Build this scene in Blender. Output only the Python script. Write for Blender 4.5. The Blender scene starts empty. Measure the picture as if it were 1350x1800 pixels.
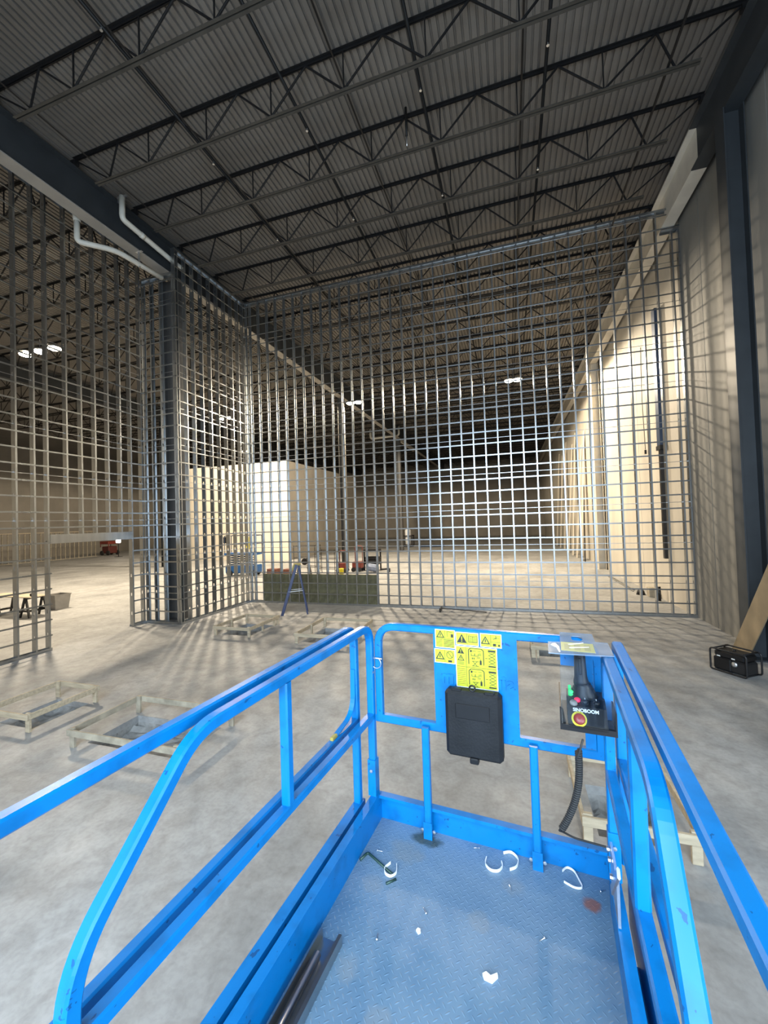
import bpy, math, random
from mathutils import Vector, Matrix
random.seed(7)
sc = bpy.context.scene
C = sc.collection
R = math.radians

# ------------------------------------------------------------------ camera, light, exposure
cam_d = bpy.data.cameras.new('camera')
cam_d.sensor_fit = 'HORIZONTAL'; cam_d.sensor_width = 36.0
cam_d.lens = 706.72 * 36.0 / 1350.0
cam_d.clip_start = 0.05; cam_d.clip_end = 300
cam = bpy.data.objects.new('camera', cam_d); C.objects.link(cam)
_p, _r, _y = 0.0222306726, -0.0316168178, 0.302351476
_F = Vector((-math.sin(_y)*math.cos(_p), math.cos(_y)*math.cos(_p), math.sin(_p)))
_R = Vector((math.cos(_y), math.sin(_y), 0)); _U = _R.cross(_F)
_Rr = _R*math.cos(_r) + _U*math.sin(_r); _Ur = _U*math.cos(_r) - _R*math.sin(_r)
H = 3.1472
cam.matrix_world = Matrix(((_Rr.x, _Ur.x, -_F.x, 0), (_Rr.y, _Ur.y, -_F.y, 0), (_Rr.z, _Ur.z, -_F.z, H), (0, 0, 0, 1)))
sc.camera = cam

sc.view_settings.view_transform = 'Standard'
sc.view_settings.look = 'None'
sc.view_settings.gamma = 1.0
sc.view_settings.use_curve_mapping = False
sc.view_settings.exposure = 0.0

world = bpy.data.worlds.new('world'); sc.world = world; world.use_nodes = True
bg = world.node_tree.nodes['Background']
bg.inputs[0].default_value = (0.75, 0.85, 1.0, 1); bg.inputs[1].default_value = 0.02

def lamp(name, kind, loc, power, color, **kw):
    d = bpy.data.lights.new(name, kind); d.energy = power; d.color = color
    for k, v in kw.items(): setattr(d, k, v)
    o = bpy.data.objects.new(name, d); C.objects.link(o); o.location = loc
    return o
# daylight through the big dock door behind the lift
day = lamp('daylight_door', 'AREA', (-0.6, -4.7, 5.0), 2700, (0.68, 0.84, 1.0), shape='RECTANGLE', size=8.6, size_y=7.6)
day.rotation_euler = (R(62), 0, 0)       # faces +Y
# second dock door, in the right wall behind the lift
day2 = lamp('daylight_side_door', 'AREA', (5.12, -2.9, 2.3), 760, (0.68, 0.84, 1.0), shape='RECTANGLE', size=4.0, size_y=3.8)
day2.rotation_euler = (R(90), 0, R(90))      # faces -X
WARM = (1.0, 0.84, 0.62)
LIGHTS = [(0.51, 25.67, 11.49, 9200), (-9.88, 25.67, 11.34, 9600), (-20.4, 25.67, 11.39, 9600), (-20.7, 13.07, 11.6, 11000), (-28.05, 38.27, 11.45, 9000)]
for (x, y, z, p) in LIGHTS:
    lamp('high_bay_beam', 'SPOT', (x, y, z - 0.14), p, WARM, spot_size=R(178), spot_blend=0.12, shadow_soft_size=0.8 if p == 11000 else 0.34)

# ------------------------------------------------------------------ mesh builder
class MB:
    def __init__(s): s.v = []; s.f = []; s.m = []
    def add(s, vs, fs, m=0):
        b = len(s.v); s.v += [tuple(v) for v in vs]
        for f in fs: s.f.append(tuple(b+i for i in f)); s.m.append(m)
    def box(s, x0, x1, y0, y1, z0, z1, m=0, M=None):
        vs = [Vector((x, y, z)) for z in (z0, z1) for y in (y0, y1) for x in (x0, x1)]
        if M is not None: vs = [M @ v for v in vs]
        s.add(vs, [(0,2,3,1),(4,5,7,6),(0,1,5,4),(2,6,7,3),(0,4,6,2),(1,3,7,5)], m); return s
    def cbox(s, c, sz, m=0, M=None, b=0.0):
        # box with chamfered edges
        hx, hy, hz = [k/2 for k in sz]
        if b <= 0:
            T = Matrix.Translation(c) @ (M if M is not None else Matrix())
            return s.box(-hx, hx, -hy, hy, -hz, hz, m, T)
        T = Matrix.Translation(c) @ (M if M is not None else Matrix())
        vs = []; idx = {}
        for sx in (-1, 1):
            for sy in (-1, 1):
                for sz_ in (-1, 1):
                    for ax in range(3):
                        p = [sx*(hx-b), sy*(hy-b), sz_*(hz-b)]
                        p[ax] = (sx*hx, sy*hy, sz_*hz)[ax]
                        idx[(sx, sy, sz_, ax)] = len(vs); vs.append(T @ Vector(p))
        fs = []
        for ax in range(3):
            o1, o2 = [a for a in range(3) if a != ax]
            for sg in (-1, 1):
                q = []
                for a, c_ in ((-1,-1),(1,-1),(1,1),(-1,1)):
                    k = [0,0,0]; k[ax] = sg; k[o1] = a; k[o2] = c_
                    q.append(idx[(k[0],k[1],k[2],ax)])
                fs.append(q)
        for ax in range(3):       # edges along ax
            o1, o2 = [a for a in range(3) if a != ax]
            for a in (-1, 1):
                for c_ in (-1, 1):
                    k = [0,0,0]; k[o1] = a; k[o2] = c_
                    k0 = k[:]; k0[ax] = -1; k1 = k[:]; k1[ax] = 1
                    fs.append([idx[(*k0, o1)], idx[(*k1, o1)], idx[(*k1, o2)], idx[(*k0, o2)]])
        for sx in (-1, 1):
            for sy in (-1, 1):
                for sz_ in (-1, 1): fs.append([idx[(sx,sy,sz_,a)] for a in range(3)])
        s.add(vs, fs, m); return s
    def sweep(s, pts, prof, n, m=0, closed=False):
        # prof: list of (a along n, b along n x t); the path lies in planes square to n
        pts = [Vector(p) for p in pts]; n = Vector(n).normalized(); N = len(pts); rings = []
        for i, p in enumerate(pts):
            t0 = (p - pts[i-1]).normalized() if (i > 0 or closed) else None
            t1 = (pts[(i+1) % N] - p).normalized() if (i < N-1 or closed) else None
            if t0 is None: t = t1; k = 1.0
            elif t1 is None: t = t0; k = 1.0
            else:
                t = (t0+t1).normalized(); k = 1.0/max(0.35, t.dot(t1))
            b = n.cross(t).normalized()
            rings.append([p + n*a + b*(c*k) for a, c in prof])
        P = len(prof); vs = [v for r in rings for v in r]; fs = []
        for i in range(N if closed else N-1):
            j = (i+1) % N
            for q in range(P):
                fs.append((i*P+q, i*P+(q+1) % P, j*P+(q+1) % P, j*P+q))
        if not closed:
            fs.append(tuple(range(P))[::-1]); fs.append(tuple((N-1)*P+q for q in range(P)))
        s.add(vs, fs, m); return s
    def rail(s, pts, n, a=0.02, b=0.02, m=0, c=0.006, closed=False):
        pr = [(-a+c,-b),(a-c,-b),(a,-b+c),(a,b-c),(a-c,b),(-a+c,b),(-a,b-c),(-a,-b+c)]
        return s.sweep(pts, pr, n, m, closed)
    def tube(s, pts, r, n=8, m=0):
        pts = [Vector(p) for p in pts]; N = len(pts)
        up = None; rings = []
        for i, p in enumerate(pts):
            t = (pts[min(i+1, N-1)] - pts[max(i-1, 0)]).normalized()
            if up is None:
                up = Vector((0,0,1)) if abs(t.z) < 0.9 else Vector((1,0,0))
            a = (up - t*up.dot(t)).normalized(); b = t.cross(a); up = a
            rr = r[i] if isinstance(r, (list, tuple)) else r
            rings.append([p + a*(math.cos(2*math.pi*k/n)*rr) + b*(math.sin(2*math.pi*k/n)*rr) for k in range(n)])
        vs = [v for q in rings for v in q]; fs = []
        for i in range(N-1):
            for k in range(n): fs.append((i*n+k, i*n+(k+1) % n, (i+1)*n+(k+1) % n, (i+1)*n+k))
        fs.append(tuple(range(n))[::-1]); fs.append(tuple((N-1)*n+k for k in range(n)))
        s.add(vs, fs, m); return s
    def lathe(s, prof, M, n=20, m=0):
        # prof: (radius, height) along local z of M
        vs = []; fs = []; K = len(prof)
        for r, z in prof:
            for k in range(n):
                a = 2*math.pi*k/n; vs.append(M @ Vector((r*math.cos(a), r*math.sin(a), z)))
        for i in range(K-1):
            for k in range(n): fs.append((i*n+k, i*n+(k+1) % n, (i+1)*n+(k+1) % n, (i+1)*n+k))
        fs.append(tuple(range(n))[::-1]); fs.append(tuple((K-1)*n+k for k in range(n)))
        s.add(vs, fs, m); return s
    def prism(s, poly, h0, h1, M=None, m=0):
        # polygon in local xy, extruded in z
        M = M or Matrix(); K = len(poly)
        vs = [M @ Vector((x, y, h0)) for x, y in poly] + [M @ Vector((x, y, h1)) for x, y in poly]
        fs = [tuple(range(K))[::-1], tuple(K+i for i in range(K))] + [(i, (i+1) % K, K+(i+1) % K, K+i) for i in range(K)]
        s.add(vs, fs, m); return s
    def build(s, name, mats, parent=None, smooth=False):
        me = bpy.data.meshes.new(name); me.from_pydata(s.v, [], s.f)
        mats = mats if isinstance(mats, (list, tuple)) else [mats]
        for q in mats: me.materials.append(q)
        if len(mats) > 1: me.polygons.foreach_set('material_index', s.m)
        if smooth:
            me.polygons.foreach_set('use_smooth', [True]*len(me.polygons))
        me.update()
        o = bpy.data.objects.new(name, me); C.objects.link(o)
        if parent is not None: o.parent = parent
        return o

def tag(o, label=None, cat=None, group=None, kind=None):
    if label: o['label'] = label
    if cat: o['category'] = cat
    if group: o['group'] = group
    if kind: o['kind'] = kind
    return o
def thing(name, loc, label, cat, group=None, rz=0.0):
    o = bpy.data.objects.new(name, None); C.objects.link(o); o.empty_display_size = 0.1
    o.location = loc; o.rotation_euler = (0, 0, rz)
    return tag(o, label, cat, group)
def copy_tree(o, parent=None):
    c = o.copy(); C.objects.link(c); c.parent = parent
    for ch in [k for k in bpy.data.objects if k.parent == o]: copy_tree(ch, c)
    return c
def struct(mb, name, mats, smooth=False): return tag(mb.build(name, mats, None, smooth), kind='structure')
def fillet(pts, rad, seg=6):
    pts = [Vector(p) for p in pts]; out = [pts[0]]
    for i in range(1, len(pts)-1):
        p0, p, p1 = pts[i-1], pts[i], pts[i+1]
        r = rad[i] if isinstance(rad, (list, tuple)) else rad
        d0 = (p0-p); d1 = (p1-p); t = min(r, d0.length*0.49, d1.length*0.49)
        a = p + d0.normalized()*t; b = p + d1.normalized()*t
        for k in range(seg+1):
            u = k/seg; out.append(a*(1-u)**2 + p*(2*u*(1-u)) + b*u*u)
    out.append(pts[-1]); return out

# ------------------------------------------------------------------ materials
def mat(name, col, rough=0.5, metal=0.0, noise=0.0, scale=5.0, bump=0.0, bscale=None, col2=None, spec=0.5, stretch=None, detail=6.0, rvar=0.0):
    m = bpy.data.materials.new(name); m.use_nodes = True
    nt = m.node_tree; P = nt.nodes['Principled BSDF']
    P.inputs['Roughness'].default_value = rough; P.inputs['Metallic'].default_value = metal
    P.inputs['Specular IOR Level'].default_value = spec
    P.inputs['Base Color'].default_value = (*col, 1)
    tc = nt.nodes.new('ShaderNodeTexCoord'); src = tc.outputs['Object']
    if stretch:
        mp = nt.nodes.new('ShaderNodeMapping'); mp.inputs['Scale'].default_value = stretch
        nt.links.new(src, mp.inputs['Vector']); src = mp.outputs['Vector']
    n = nt.nodes.new('ShaderNodeTexNoise'); n.inputs['Scale'].default_value = scale; n.inputs['Detail'].default_value = detail
    nt.links.new(src, n.inputs['Vector'])
    if noise > 0 or col2:
        c2 = col2 if col2 else tuple(max(0, c*(1-noise)) for c in col)
        rp = nt.nodes.new('ShaderNodeValToRGB')
        rp.color_ramp.elements[0].position = 0.32; rp.color_ramp.elements[0].color = (*c2, 1)
        rp.color_ramp.elements[1].position = 0.68; rp.color_ramp.elements[1].color = (*col, 1)
        nt.links.new(n.outputs['Fac'], rp.inputs['Fac']); nt.links.new(rp.outputs['Color'], P.inputs['Base Color'])
    if rvar > 0:
        mr = nt.nodes.new('ShaderNodeMapRange'); mr.inputs['To Min'].default_value = max(0.02, rough-rvar); mr.inputs['To Max'].default_value = rough+rvar
        nt.links.new(n.outputs['Fac'], mr.inputs['Value']); nt.links.new(mr.outputs['Result'], P.inputs['Roughness'])
    if bump > 0:
        n2 = nt.nodes.new('ShaderNodeTexNoise'); n2.inputs['Scale'].default_value = bscale or scale*6; n2.inputs['Detail'].default_value = 5
        nt.links.new(src, n2.inputs['Vector'])
        bp = nt.nodes.new('ShaderNodeBump'); bp.inputs['Strength'].default_value = bump; bp.inputs['Distance'].default_value = 0.02
        nt.links.new(n2.outputs['Fac'], bp.inputs['Height']); nt.links.new(bp.outputs['Normal'], P.inputs['Normal'])
    return m
def emit(name, col, s):
    m = bpy.data.materials.new(name); m.use_nodes = True; P = m.node_tree.nodes['Principled BSDF']
    P.inputs['Base Color'].default_value = (*col, 1); P.inputs['Emission Color'].default_value = (*col, 1); P.inputs['Emission Strength'].default_value = s
    return m

M = {}
M['galv'] = mat('galvanised_steel', (0.43, 0.445, 0.455), 0.29, 0.96, 0.14, 1.6, rvar=0.03, stretch=(5, 5, 0.6), detail=2)
M['galv_bar'] = mat('galvanised_bar', (0.34, 0.355, 0.365), 0.28, 0.96, 0.12, 1.6, rvar=0.03, detail=2)
M['deck'] = mat('grey_roof_deck', (0.15, 0.138, 0.124), 0.62, 0.1, 0.22, 0.8, rvar=0.08)
M['joist'] = mat('dark_joist_paint', (0.011, 0.011, 0.012), 0.5, 0.0, 0.3, 4.0, spec=0.25)
M['chord'] = mat('grey_joist_chord', (0.055, 0.052, 0.046), 0.55, 0.0, 0.3, 4.0, spec=0.25)  # bottom chords, a greyer tone than the webs
M['girder'] = mat('dark_girder_paint', (0.030, 0.035, 0.040), 0.5, 0.0, 0.25, 2.0)
M['girder_grey'] = mat('grey_girder_flange', (0.30, 0.28, 0.25), 0.55, 0.0, 0.2, 2.0)
M['column_mid'] = mat('column_dark_grey', (0.075, 0.075, 0.075), 0.5, 0.0, 0.2, 2.0)
M['column_grey'] = mat('column_grey', (0.11, 0.105, 0.096), 0.55, 0.0, 0.2, 2.0)
M['lit_beam_white_column'] = mat('lit_beam_white_column_paint', (0.62, 0.58, 0.50), 0.55, 0.0, 0.15, 2.0)  # work lamp light painted into the beam's colour; the column itself is white
M['precast_shaded'] = mat('shaded_precast_concrete', (0.235, 0.23, 0.212), 0.62, spec=0.3, metal=0.0, noise=0.30, scale=0.9, bump=0.12, bscale=14.0, rvar=0.1, stretch=(1, 1, 0.35))# 0.0, 0.30, 0.9, 0.12, 14.0, rvar=0.12, stretch=(1, 1, 0.35))
M['precast'] = mat('pale_precast_concrete', (0.54, 0.50, 0.43), 0.62, spec=0.3, metal=0.0, noise=0.2, scale=0.9, bump=0.12, bscale=14.0, rvar=0.1, stretch=(1, 1, 0.35))# 0.0, 0.30, 0.9, 0.12, 14.0, rvar=0.12, stretch=(1, 1, 0.35))
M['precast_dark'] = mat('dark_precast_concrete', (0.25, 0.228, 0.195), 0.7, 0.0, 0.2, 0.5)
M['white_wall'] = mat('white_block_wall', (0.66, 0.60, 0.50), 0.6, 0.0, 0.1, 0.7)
M['wood'] = mat('pale_pine', (0.52, 0.43, 0.30), 0.65, 0.0, 0.3, 4.0, 0.2, 40, stretch=(1, 6, 6))
M['ply'] = mat('plywood', (0.28, 0.215, 0.13), 0.6, 0.0, 0.25, 2.0, stretch=(4, 1, 1))
M['dirtywood'] = mat('dusty_pine', (0.42, 0.37, 0.28), 0.75, 0.0, 0.4, 6.0, 0.2, 40)
M['black'] = mat('black_plastic', (0.008, 0.008, 0.009), 0.42, 0.0, 0.3, 8.0, spec=0.35)
M['blackbox'] = mat('black_document_box', (0.010, 0.0105, 0.012), 0.5, 0.0, 0.4, 9.0, 0.08, 90, spec=0.3)
M['blackmetal'] = mat('black_steel', (0.02, 0.02, 0.022), 0.35, 0.3)
M['zinc'] = mat('zinc_plate', (0.7, 0.72, 0.74), 0.28, 0.9, 0.2, 20)
M['white'] = mat('white_plastic', (0.78, 0.79, 0.80), 0.45)
M['pvc'] = mat('pvc_pipe', (0.62, 0.60, 0.53), 0.4, 0.0, 0.15, 3.0)
M['yellow'] = mat('sticker_yellow', (0.37, 0.39, 0.02), 0.45)
M['stickwhite'] = mat('sticker_white', (0.8, 0.82, 0.8), 0.45)
M['ink'] = mat('sticker_ink', (0.012, 0.014, 0.01), 0.5)
M['red'] = mat('red_plastic', (0.20, 0.028, 0.026), 0.4, 0.0, 0.2, 10)
M['redpaint'] = mat('red_paint', (0.22, 0.035, 0.022), 0.45, 0.0, 0.3, 5)
M['ringyellow'] = mat('ring_yellow', (0.75, 0.62, 0.03), 0.4)
M['wool'] = mat('mineral_wool', (0.15, 0.137, 0.075), 0.95, 0.0, 0.45, 5.0, 0.7, 35)
M['ladderblue'] = mat('ladder_blue', (0.02, 0.032, 0.11), 0.45, 0.0, 0.2, 8)
M['ladderyellow'] = mat('ladder_yellow', (0.32, 0.26, 0.06), 0.5)
M['alu'] = mat('aluminium', (0.75, 0.76, 0.77), 0.3, 0.9)
M['grey_bin'] = mat('grey_bin_plastic', (0.30, 0.28, 0.25), 0.6, 0.0, 0.2, 5)
M['rod'] = mat('dark_green_rod', (0.02, 0.055, 0.045), 0.4, 0.3)
M['soil'] = mat('pit_rubble', (0.36, 0.355, 0.34), 0.95, 0.0, 0.5, 5.0, 0.9, 16)
M['pipe_dark'] = mat('dark_sprinkler_pipe', (0.008, 0.008, 0.008), 0.5, 0.0, spec=0.2)
M['lens'] = emit('lamp_lens', (1.0, 0.86, 0.62), 60.0)
M['green'] = emit('green_indicator', (0.03, 0.65, 0.16), 1.0)
M['rubber'] = mat('rubber', (0.02, 0.02, 0.02), 0.7)
M['navy'] = mat('navy_steel', (0.03, 0.055, 0.11), 0.4, 0.3)
M['bluefar'] = mat('blue_machine_paint', (0.01, 0.085, 0.27), 0.4)
M['cyan'] = M['bluefar']

def blue_paint(name, tread=False):
    m = bpy.data.materials.new(name); m.use_nodes = True
    nt = m.node_tree; L = nt.links; P = nt.nodes['Principled BSDF']
    tc = nt.nodes.new('ShaderNodeTexCoord')
    n = nt.nodes.new('ShaderNodeTexNoise'); n.inputs['Scale'].default_value = 9 if not tread else 3.2; n.inputs['Detail'].default_value = 8
    L.new(tc.outputs['Object'], n.inputs['Vector'])
    rp = nt.nodes.new('ShaderNodeValToRGB'); e = rp.color_ramp.elements
    if not tread:
        e[0].position = 0.30; e[0].color = (0.0, 0.105, 0.30, 1)
        e[1].position = 0.52; e[1].color = (0.0, 0.150, 0.43, 1)
        P.inputs['Roughness'].default_value = 0.36; P.inputs['Specular IOR Level'].default_value = 0.35
    else:
        e[0].position = 0.30; e[0].color = (0.065, 0.145, 0.24, 1)
        e[1].position = 0.72; e[1].color = (0.14, 0.225, 0.31, 1)
        P.inputs['Roughness'].default_value = 0.42
    L.new(n.outputs['Fac'], rp.inputs['Fac'])
    colout = rp.outputs['Color']
    def math_(op, a, b=None, c=None):
        q = nt.nodes.new('ShaderNodeMath'); q.operation = op
        for i, k in enumerate((a, b, c)):
            if k is None: continue
            if isinstance(k, (int, float)): q.inputs[i].default_value = k
            else: L.new(k, q.inputs[i])
        return q.outputs[0]
    if not tread:
        # small scuffs and chips
        w = nt.nodes.new('ShaderNodeTexNoise'); w.inputs['Scale'].default_value = 38; w.inputs['Detail'].default_value = 3
        mp = nt.nodes.new('ShaderNodeMapping'); mp.inputs['Scale'].default_value = (1.0, 0.6, 1.0)
        L.new(tc.outputs['Object'], mp.inputs['Vector']); L.new(mp.outputs['Vector'], w.inputs['Vector'])
        f = math_('MULTIPLY', math_('GREATER_THAN', w.outputs['Fac'], 0.685), 0.8)
        mx = nt.nodes.new('ShaderNodeMix'); mx.data_type = 'RGBA'
        L.new(f, mx.inputs['Factor']); L.new(colout, mx.inputs['A']); mx.inputs['B'].default_value = (0.004, 0.05, 0.16, 1)
        colout = mx.outputs['Result']
    if tread:
        sx = nt.nodes.new('ShaderNodeSeparateXYZ'); L.new(tc.outputs['Object'], sx.inputs[0])
        S = 1/0.025
        x = math_('MULTIPLY', math_('ADD', sx.outputs[0], sx.outputs[1]), 0.7071*S)
        y = math_('MULTIPLY', math_('SUBTRACT', sx.outputs[1], sx.outputs[0]), 0.7071*S)
        ix = math_('FLOOR', x); iy = math_('FLOOR', y)
        fx = math_('SUBTRACT', math_('SUBTRACT', x, ix), 0.5); fy = math_('SUBTRACT', math_('SUBTRACT', y, iy), 0.5)
        par = math_('FLOORED_MODULO', math_('ADD', ix, iy), 2.0)
        def lz(a, b): return math_('ADD', math_('POWER', math_('DIVIDE', math_('ABSOLUTE', a), 0.47), 2.0), math_('POWER', math_('DIVIDE', math_('ABSOLUTE', b), 0.13), 2.0))
        d = math_('ADD', math_('MULTIPLY', lz(fx, fy), par), math_('MULTIPLY', lz(fy, fx), math_('SUBTRACT', 1.0, par)))
        hgt = math_('MAXIMUM', math_('SUBTRACT', 1.0, d), 0.0)
        # dirt worn into the middle of the deck, rust patch and a brown stain near the front
        def blob(cx, cy, r, ry=None):
            a = math_('POWER', math_('DIVIDE', math_('SUBTRACT', sx.outputs[0], cx), r), 2.0)
            b = math_('POWER', math_('DIVIDE', math_('SUBTRACT', sx.outputs[1], cy), ry or r), 2.0)
            q = math_('ADD', math_('ADD', a, b), math_('MULTIPLY', math_('SUBTRACT', n2.outputs['Fac'], 0.5), 2.4))
            k = nt.nodes.new('ShaderNodeMapRange'); k.inputs['From Min'].default_value = 1.1; k.inputs['From Max'].default_value = 0.35
            L.new(q, k.inputs['Value']); return k.outputs['Result']
        n2 = nt.nodes.new('ShaderNodeTexNoise'); n2.inputs['Scale'].default_value = 13; n2.inputs['Detail'].default_value = 6
        L.new(tc.outputs['Object'], n2.inputs['Vector'])
        def mix(fac, a, colb):
            q = nt.nodes.new('ShaderNodeMix'); q.data_type = 'RGBA'
            if isinstance(fac, float): q.inputs['Factor'].default_value = fac
            else: L.new(fac, q.inputs['Factor'])
            L.new(a, q.inputs['A']); q.inputs['B'].default_value = (*colb, 1); return q.outputs['Result']
        colout = mix(math_('MULTIPLY', hgt, 0.22), colout, (0.22, 0.36, 0.50))
        colout = mix(math_('MULTIPLY', blob(-0.45, 1.85, 0.55, 0.35), 0.35), colout, (0.20, 0.27, 0.36))
        colout = mix(math_('MULTIPLY', blob(0.095, 2.035, 0.045, 0.04), 0.8), colout, (0.24, 0.085, 0.04))
        colout = mix(math_('MULTIPLY', blob(-0.70, 2.13, 0.09, 0.05), 0.85), colout, (0.035, 0.05, 0.035))
        colout = mix(math_('MULTIPLY', blob(-0.77, 2.02, 0.10, 0.09), 0.4), colout, (0.20, 0.215, 0.20))
        for (bx, by) in ((-0.87, 1.78), (-0.23, 2.0), (-0.80, 1.42), (-0.63, 1.30), (-0.36, 1.78)):
            colout = mix(math_('MULTIPLY', blob(bx, by, 0.055), 0.45), colout, (0.20, 0.235, 0.265))
        bp = nt.nodes.new('ShaderNodeBump'); bp.inputs['Strength'].default_value = 0.4; bp.inputs['Distance'].default_value = 0.004
        L.new(hgt, bp.inputs['Height']); L.new(bp.outputs['Normal'], P.inputs['Normal'])
    L.new(colout, P.inputs['Base Color'])
    return m
M['blue'] = blue_paint('lift_blue_paint')
M['tread'] = blue_paint('lift_tread_plate', True)

def floor_mat():
    m = bpy.data.materials.new('concrete_slab'); m.use_nodes = True
    nt = m.node_tree; L = nt.links; P = nt.nodes['Principled BSDF']
    tc = nt.nodes.new('ShaderNodeTexCoord')
    def noise(s, d=8, dist=0.0, st=None):
        n = nt.nodes.new('ShaderNodeTexNoise'); n.inputs['Scale'].default_value = s; n.inputs['Detail'].default_value = d
        n.inputs['Distortion'].default_value = dist
        src = tc.outputs['Object']
        if st:
            mp = nt.nodes.new('ShaderNodeMapping'); mp.inputs['Scale'].default_value = st; L.new(src, mp.inputs['Vector']); src = mp.outputs['Vector']
        L.new(src, n.inputs['Vector']); return n.outputs['Fac']
    def ramp(f, a, ca, b, cb):
        r = nt.nodes.new('ShaderNodeValToRGB'); e = r.color_ramp.elements
        e[0].position = a; e[0].color = (*ca, 1); e[1].position = b; e[1].color = (*cb, 1); L.new(f, r.inputs['Fac']); return r.outputs['Color']
    def mul(a, b, f):
        q = nt.nodes.new('ShaderNodeMix'); q.data_type = 'RGBA'; q.blend_type = 'MULTIPLY'; q.inputs['Factor'].default_value = f
        L.new(a, q.inputs['A']); L.new(b, q.inputs['B']); return q.outputs['Result']
    base = ramp(noise(0.55, 10, 0.8), 0.33, (0.30, 0.302, 0.30), 0.66, (0.43, 0.43, 0.425))
    fine = ramp(noise(5.0, 10, 0.6), 0.30, (0.72, 0.71, 0.70), 0.60, (1, 1, 1))
    streak = ramp(noise(1.2, 6, 0.4, (1.0, 0.28, 1.0)), 0.34, (0.80, 0.79, 0.77), 0.60, (1, 1, 1))
    grit = ramp(noise(22.0, 6, 0.3), 0.36, (0.80, 0.80, 0.80), 0.58, (1, 1, 1))
    c = mul(mul(mul(base, fine, 0.8), streak, 0.6), grit, 0.55)
    L.new(c, P.inputs['Base Color'])
    mr = nt.nodes.new('ShaderNodeMapRange'); mr.inputs['To Min'].default_value = 0.42; mr.inputs['To Max'].default_value = 0.68
    L.new(noise(1.8, 6), mr.inputs['Value']); L.new(mr.outputs['Result'], P.inputs['Roughness'])
    P.inputs['Specular IOR Level'].default_value = 0.4
    bp = nt.nodes.new('ShaderNodeBump'); bp.inputs['Strength'].default_value = 0.08; bp.inputs['Distance'].default_value = 0.01
    L.new(noise(30, 4), bp.inputs['Height']); L.new(bp.outputs['Normal'], P.inputs['Normal'])
    return m
M['floor'] = floor_mat()

def clear_mat():
    m = bpy.data.materials.new('clear_polycarbonate'); m.use_nodes = True
    nt = m.node_tree; nt.nodes.remove(nt.nodes['Principled BSDF'])
    out = nt.nodes['Material Output']
    t = nt.nodes.new('ShaderNodeBsdfTransparent'); t.inputs[0].default_value = (0.93, 0.96, 0.98, 1)
    g = nt.nodes.new('ShaderNodeBsdfGlossy'); g.inputs['Roughness'].default_value = 0.06
    fr = nt.nodes.new('ShaderNodeFresnel'); fr.inputs[0].default_value = 1.45
    mx = nt.nodes.new('ShaderNodeMixShader')
    nt.links.new(fr.outputs[0], mx.inputs[0]); nt.links.new(t.outputs[0], mx.inputs[1]); nt.links.new(g.outputs[0], mx.inputs[2])
    nt.links.new(mx.outputs[0], out.inputs[0]); return m
M['clear'] = clear_mat()
def frosted():
    m = mat('scuffed_clear_sheet', (0.26, 0.37, 0.52), 0.2, 0.0, 0.3, 12, spec=0.7)
    P = m.node_tree.nodes['Principled BSDF']; P.inputs['Alpha'].default_value = 0.62
    return m
M['frost'] = frosted()

# ------------------------------------------------------------------ the building
CEIL = 13.06
PITS = [(-8.22, -7.42, 4.50, 5.42), (-6.10, -4.42, 4.42, 5.28), (-8.14, -7.18, 9.80, 11.0), (-5.38, -4.08, 9.60, 11.0),
        (0.50, 1.25, 9.72, 10.45), (0.72, 1.38, 4.42, 5.22)]
def build_floor():
    mb = MB()
    xs = sorted({-56.0, 5.6} | {p for q in PITS for p in q[:2]}); ys = sorted({-6.0, 75.0} | {p for q in PITS for p in q[2:]})
    for i in range(len(xs)-1):
        for j in range(len(ys)-1):
            cx, cy = (xs[i]+xs[i+1])/2, (ys[j]+ys[j+1])/2
            if any(a < cx < b and c < cy < d for a, b, c, d in PITS): continue
            x0, x1, y0, y1 = xs[i], xs[i+1], ys[j], ys[j+1]
            mb.add([(x0,y0,0),(x1,y0,0),(x1,y1,0),(x0,y1,0)], [(0,1,2,3)], 0)
    D = 0.24
    rnd = random.Random(3)
    for a, b, c, d in PITS:
        mb.add([(a,c,0),(b,c,0),(b,d,0),(a,d,0),(a,c,-.10),(b,c,-.10),(b,d,-.10),(a,d,-.10)], [(0,1,5,4),(1,2,6,5),(2,3,7,6),(3,0,4,7)], 0)
        mb.add([(a,c,-.10),(b,c,-.10),(b,d,-.10),(a,d,-.10),(a,c,-D),(b,c,-D),(b,d,-D),(a,d,-D)], [(0,1,5,4),(1,2,6,5),(2,3,7,6),(3,0,4,7)], 1)
        n = 10; vs = []
        for j in range(n+1):
            for i in range(n+1):
                e = min(i, n-i, j, n-j); z = -D + rnd.uniform(0, .05) + (0.10 if e == 0 else 0.0)*rnd.random()
                vs.append((a+(b-a)*i/n, c+(d-c)*j/n, z))
        mb.add(vs, [(j*(n+1)+i, j*(n+1)+i+1, (j+1)*(n+1)+i+1, (j+1)*(n+1)+i) for j in range(n) for i in range(n)], 1)
    return struct(mb, 'floor', [M['floor'], M['soil']])
build_floor()

def build_deck():
    mb = MB(); x = -56.0; p = 0.1524; prof = []
    while x < 5.6:
        prof += [(x, CEIL), (x+0.100, CEIL), (x+0.106, CEIL+0.045), (x+0.146, CEIL+0.045)]; x += p
    y0, y1 = -6.0, 75.0
    n = len(prof); vs = [(a, y0, z) for a, z in prof] + [(a, y1, z) for a, z in prof]
    mb.add(vs, [(i, i+1, n+i+1, n+i) for i in range(n-1)])
    mb.box(-56, 5.6, y0, y1, CEIL+0.06, CEIL+0.2)
    return struct(mb, 'ceiling', M['deck'])
build_deck()

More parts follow.
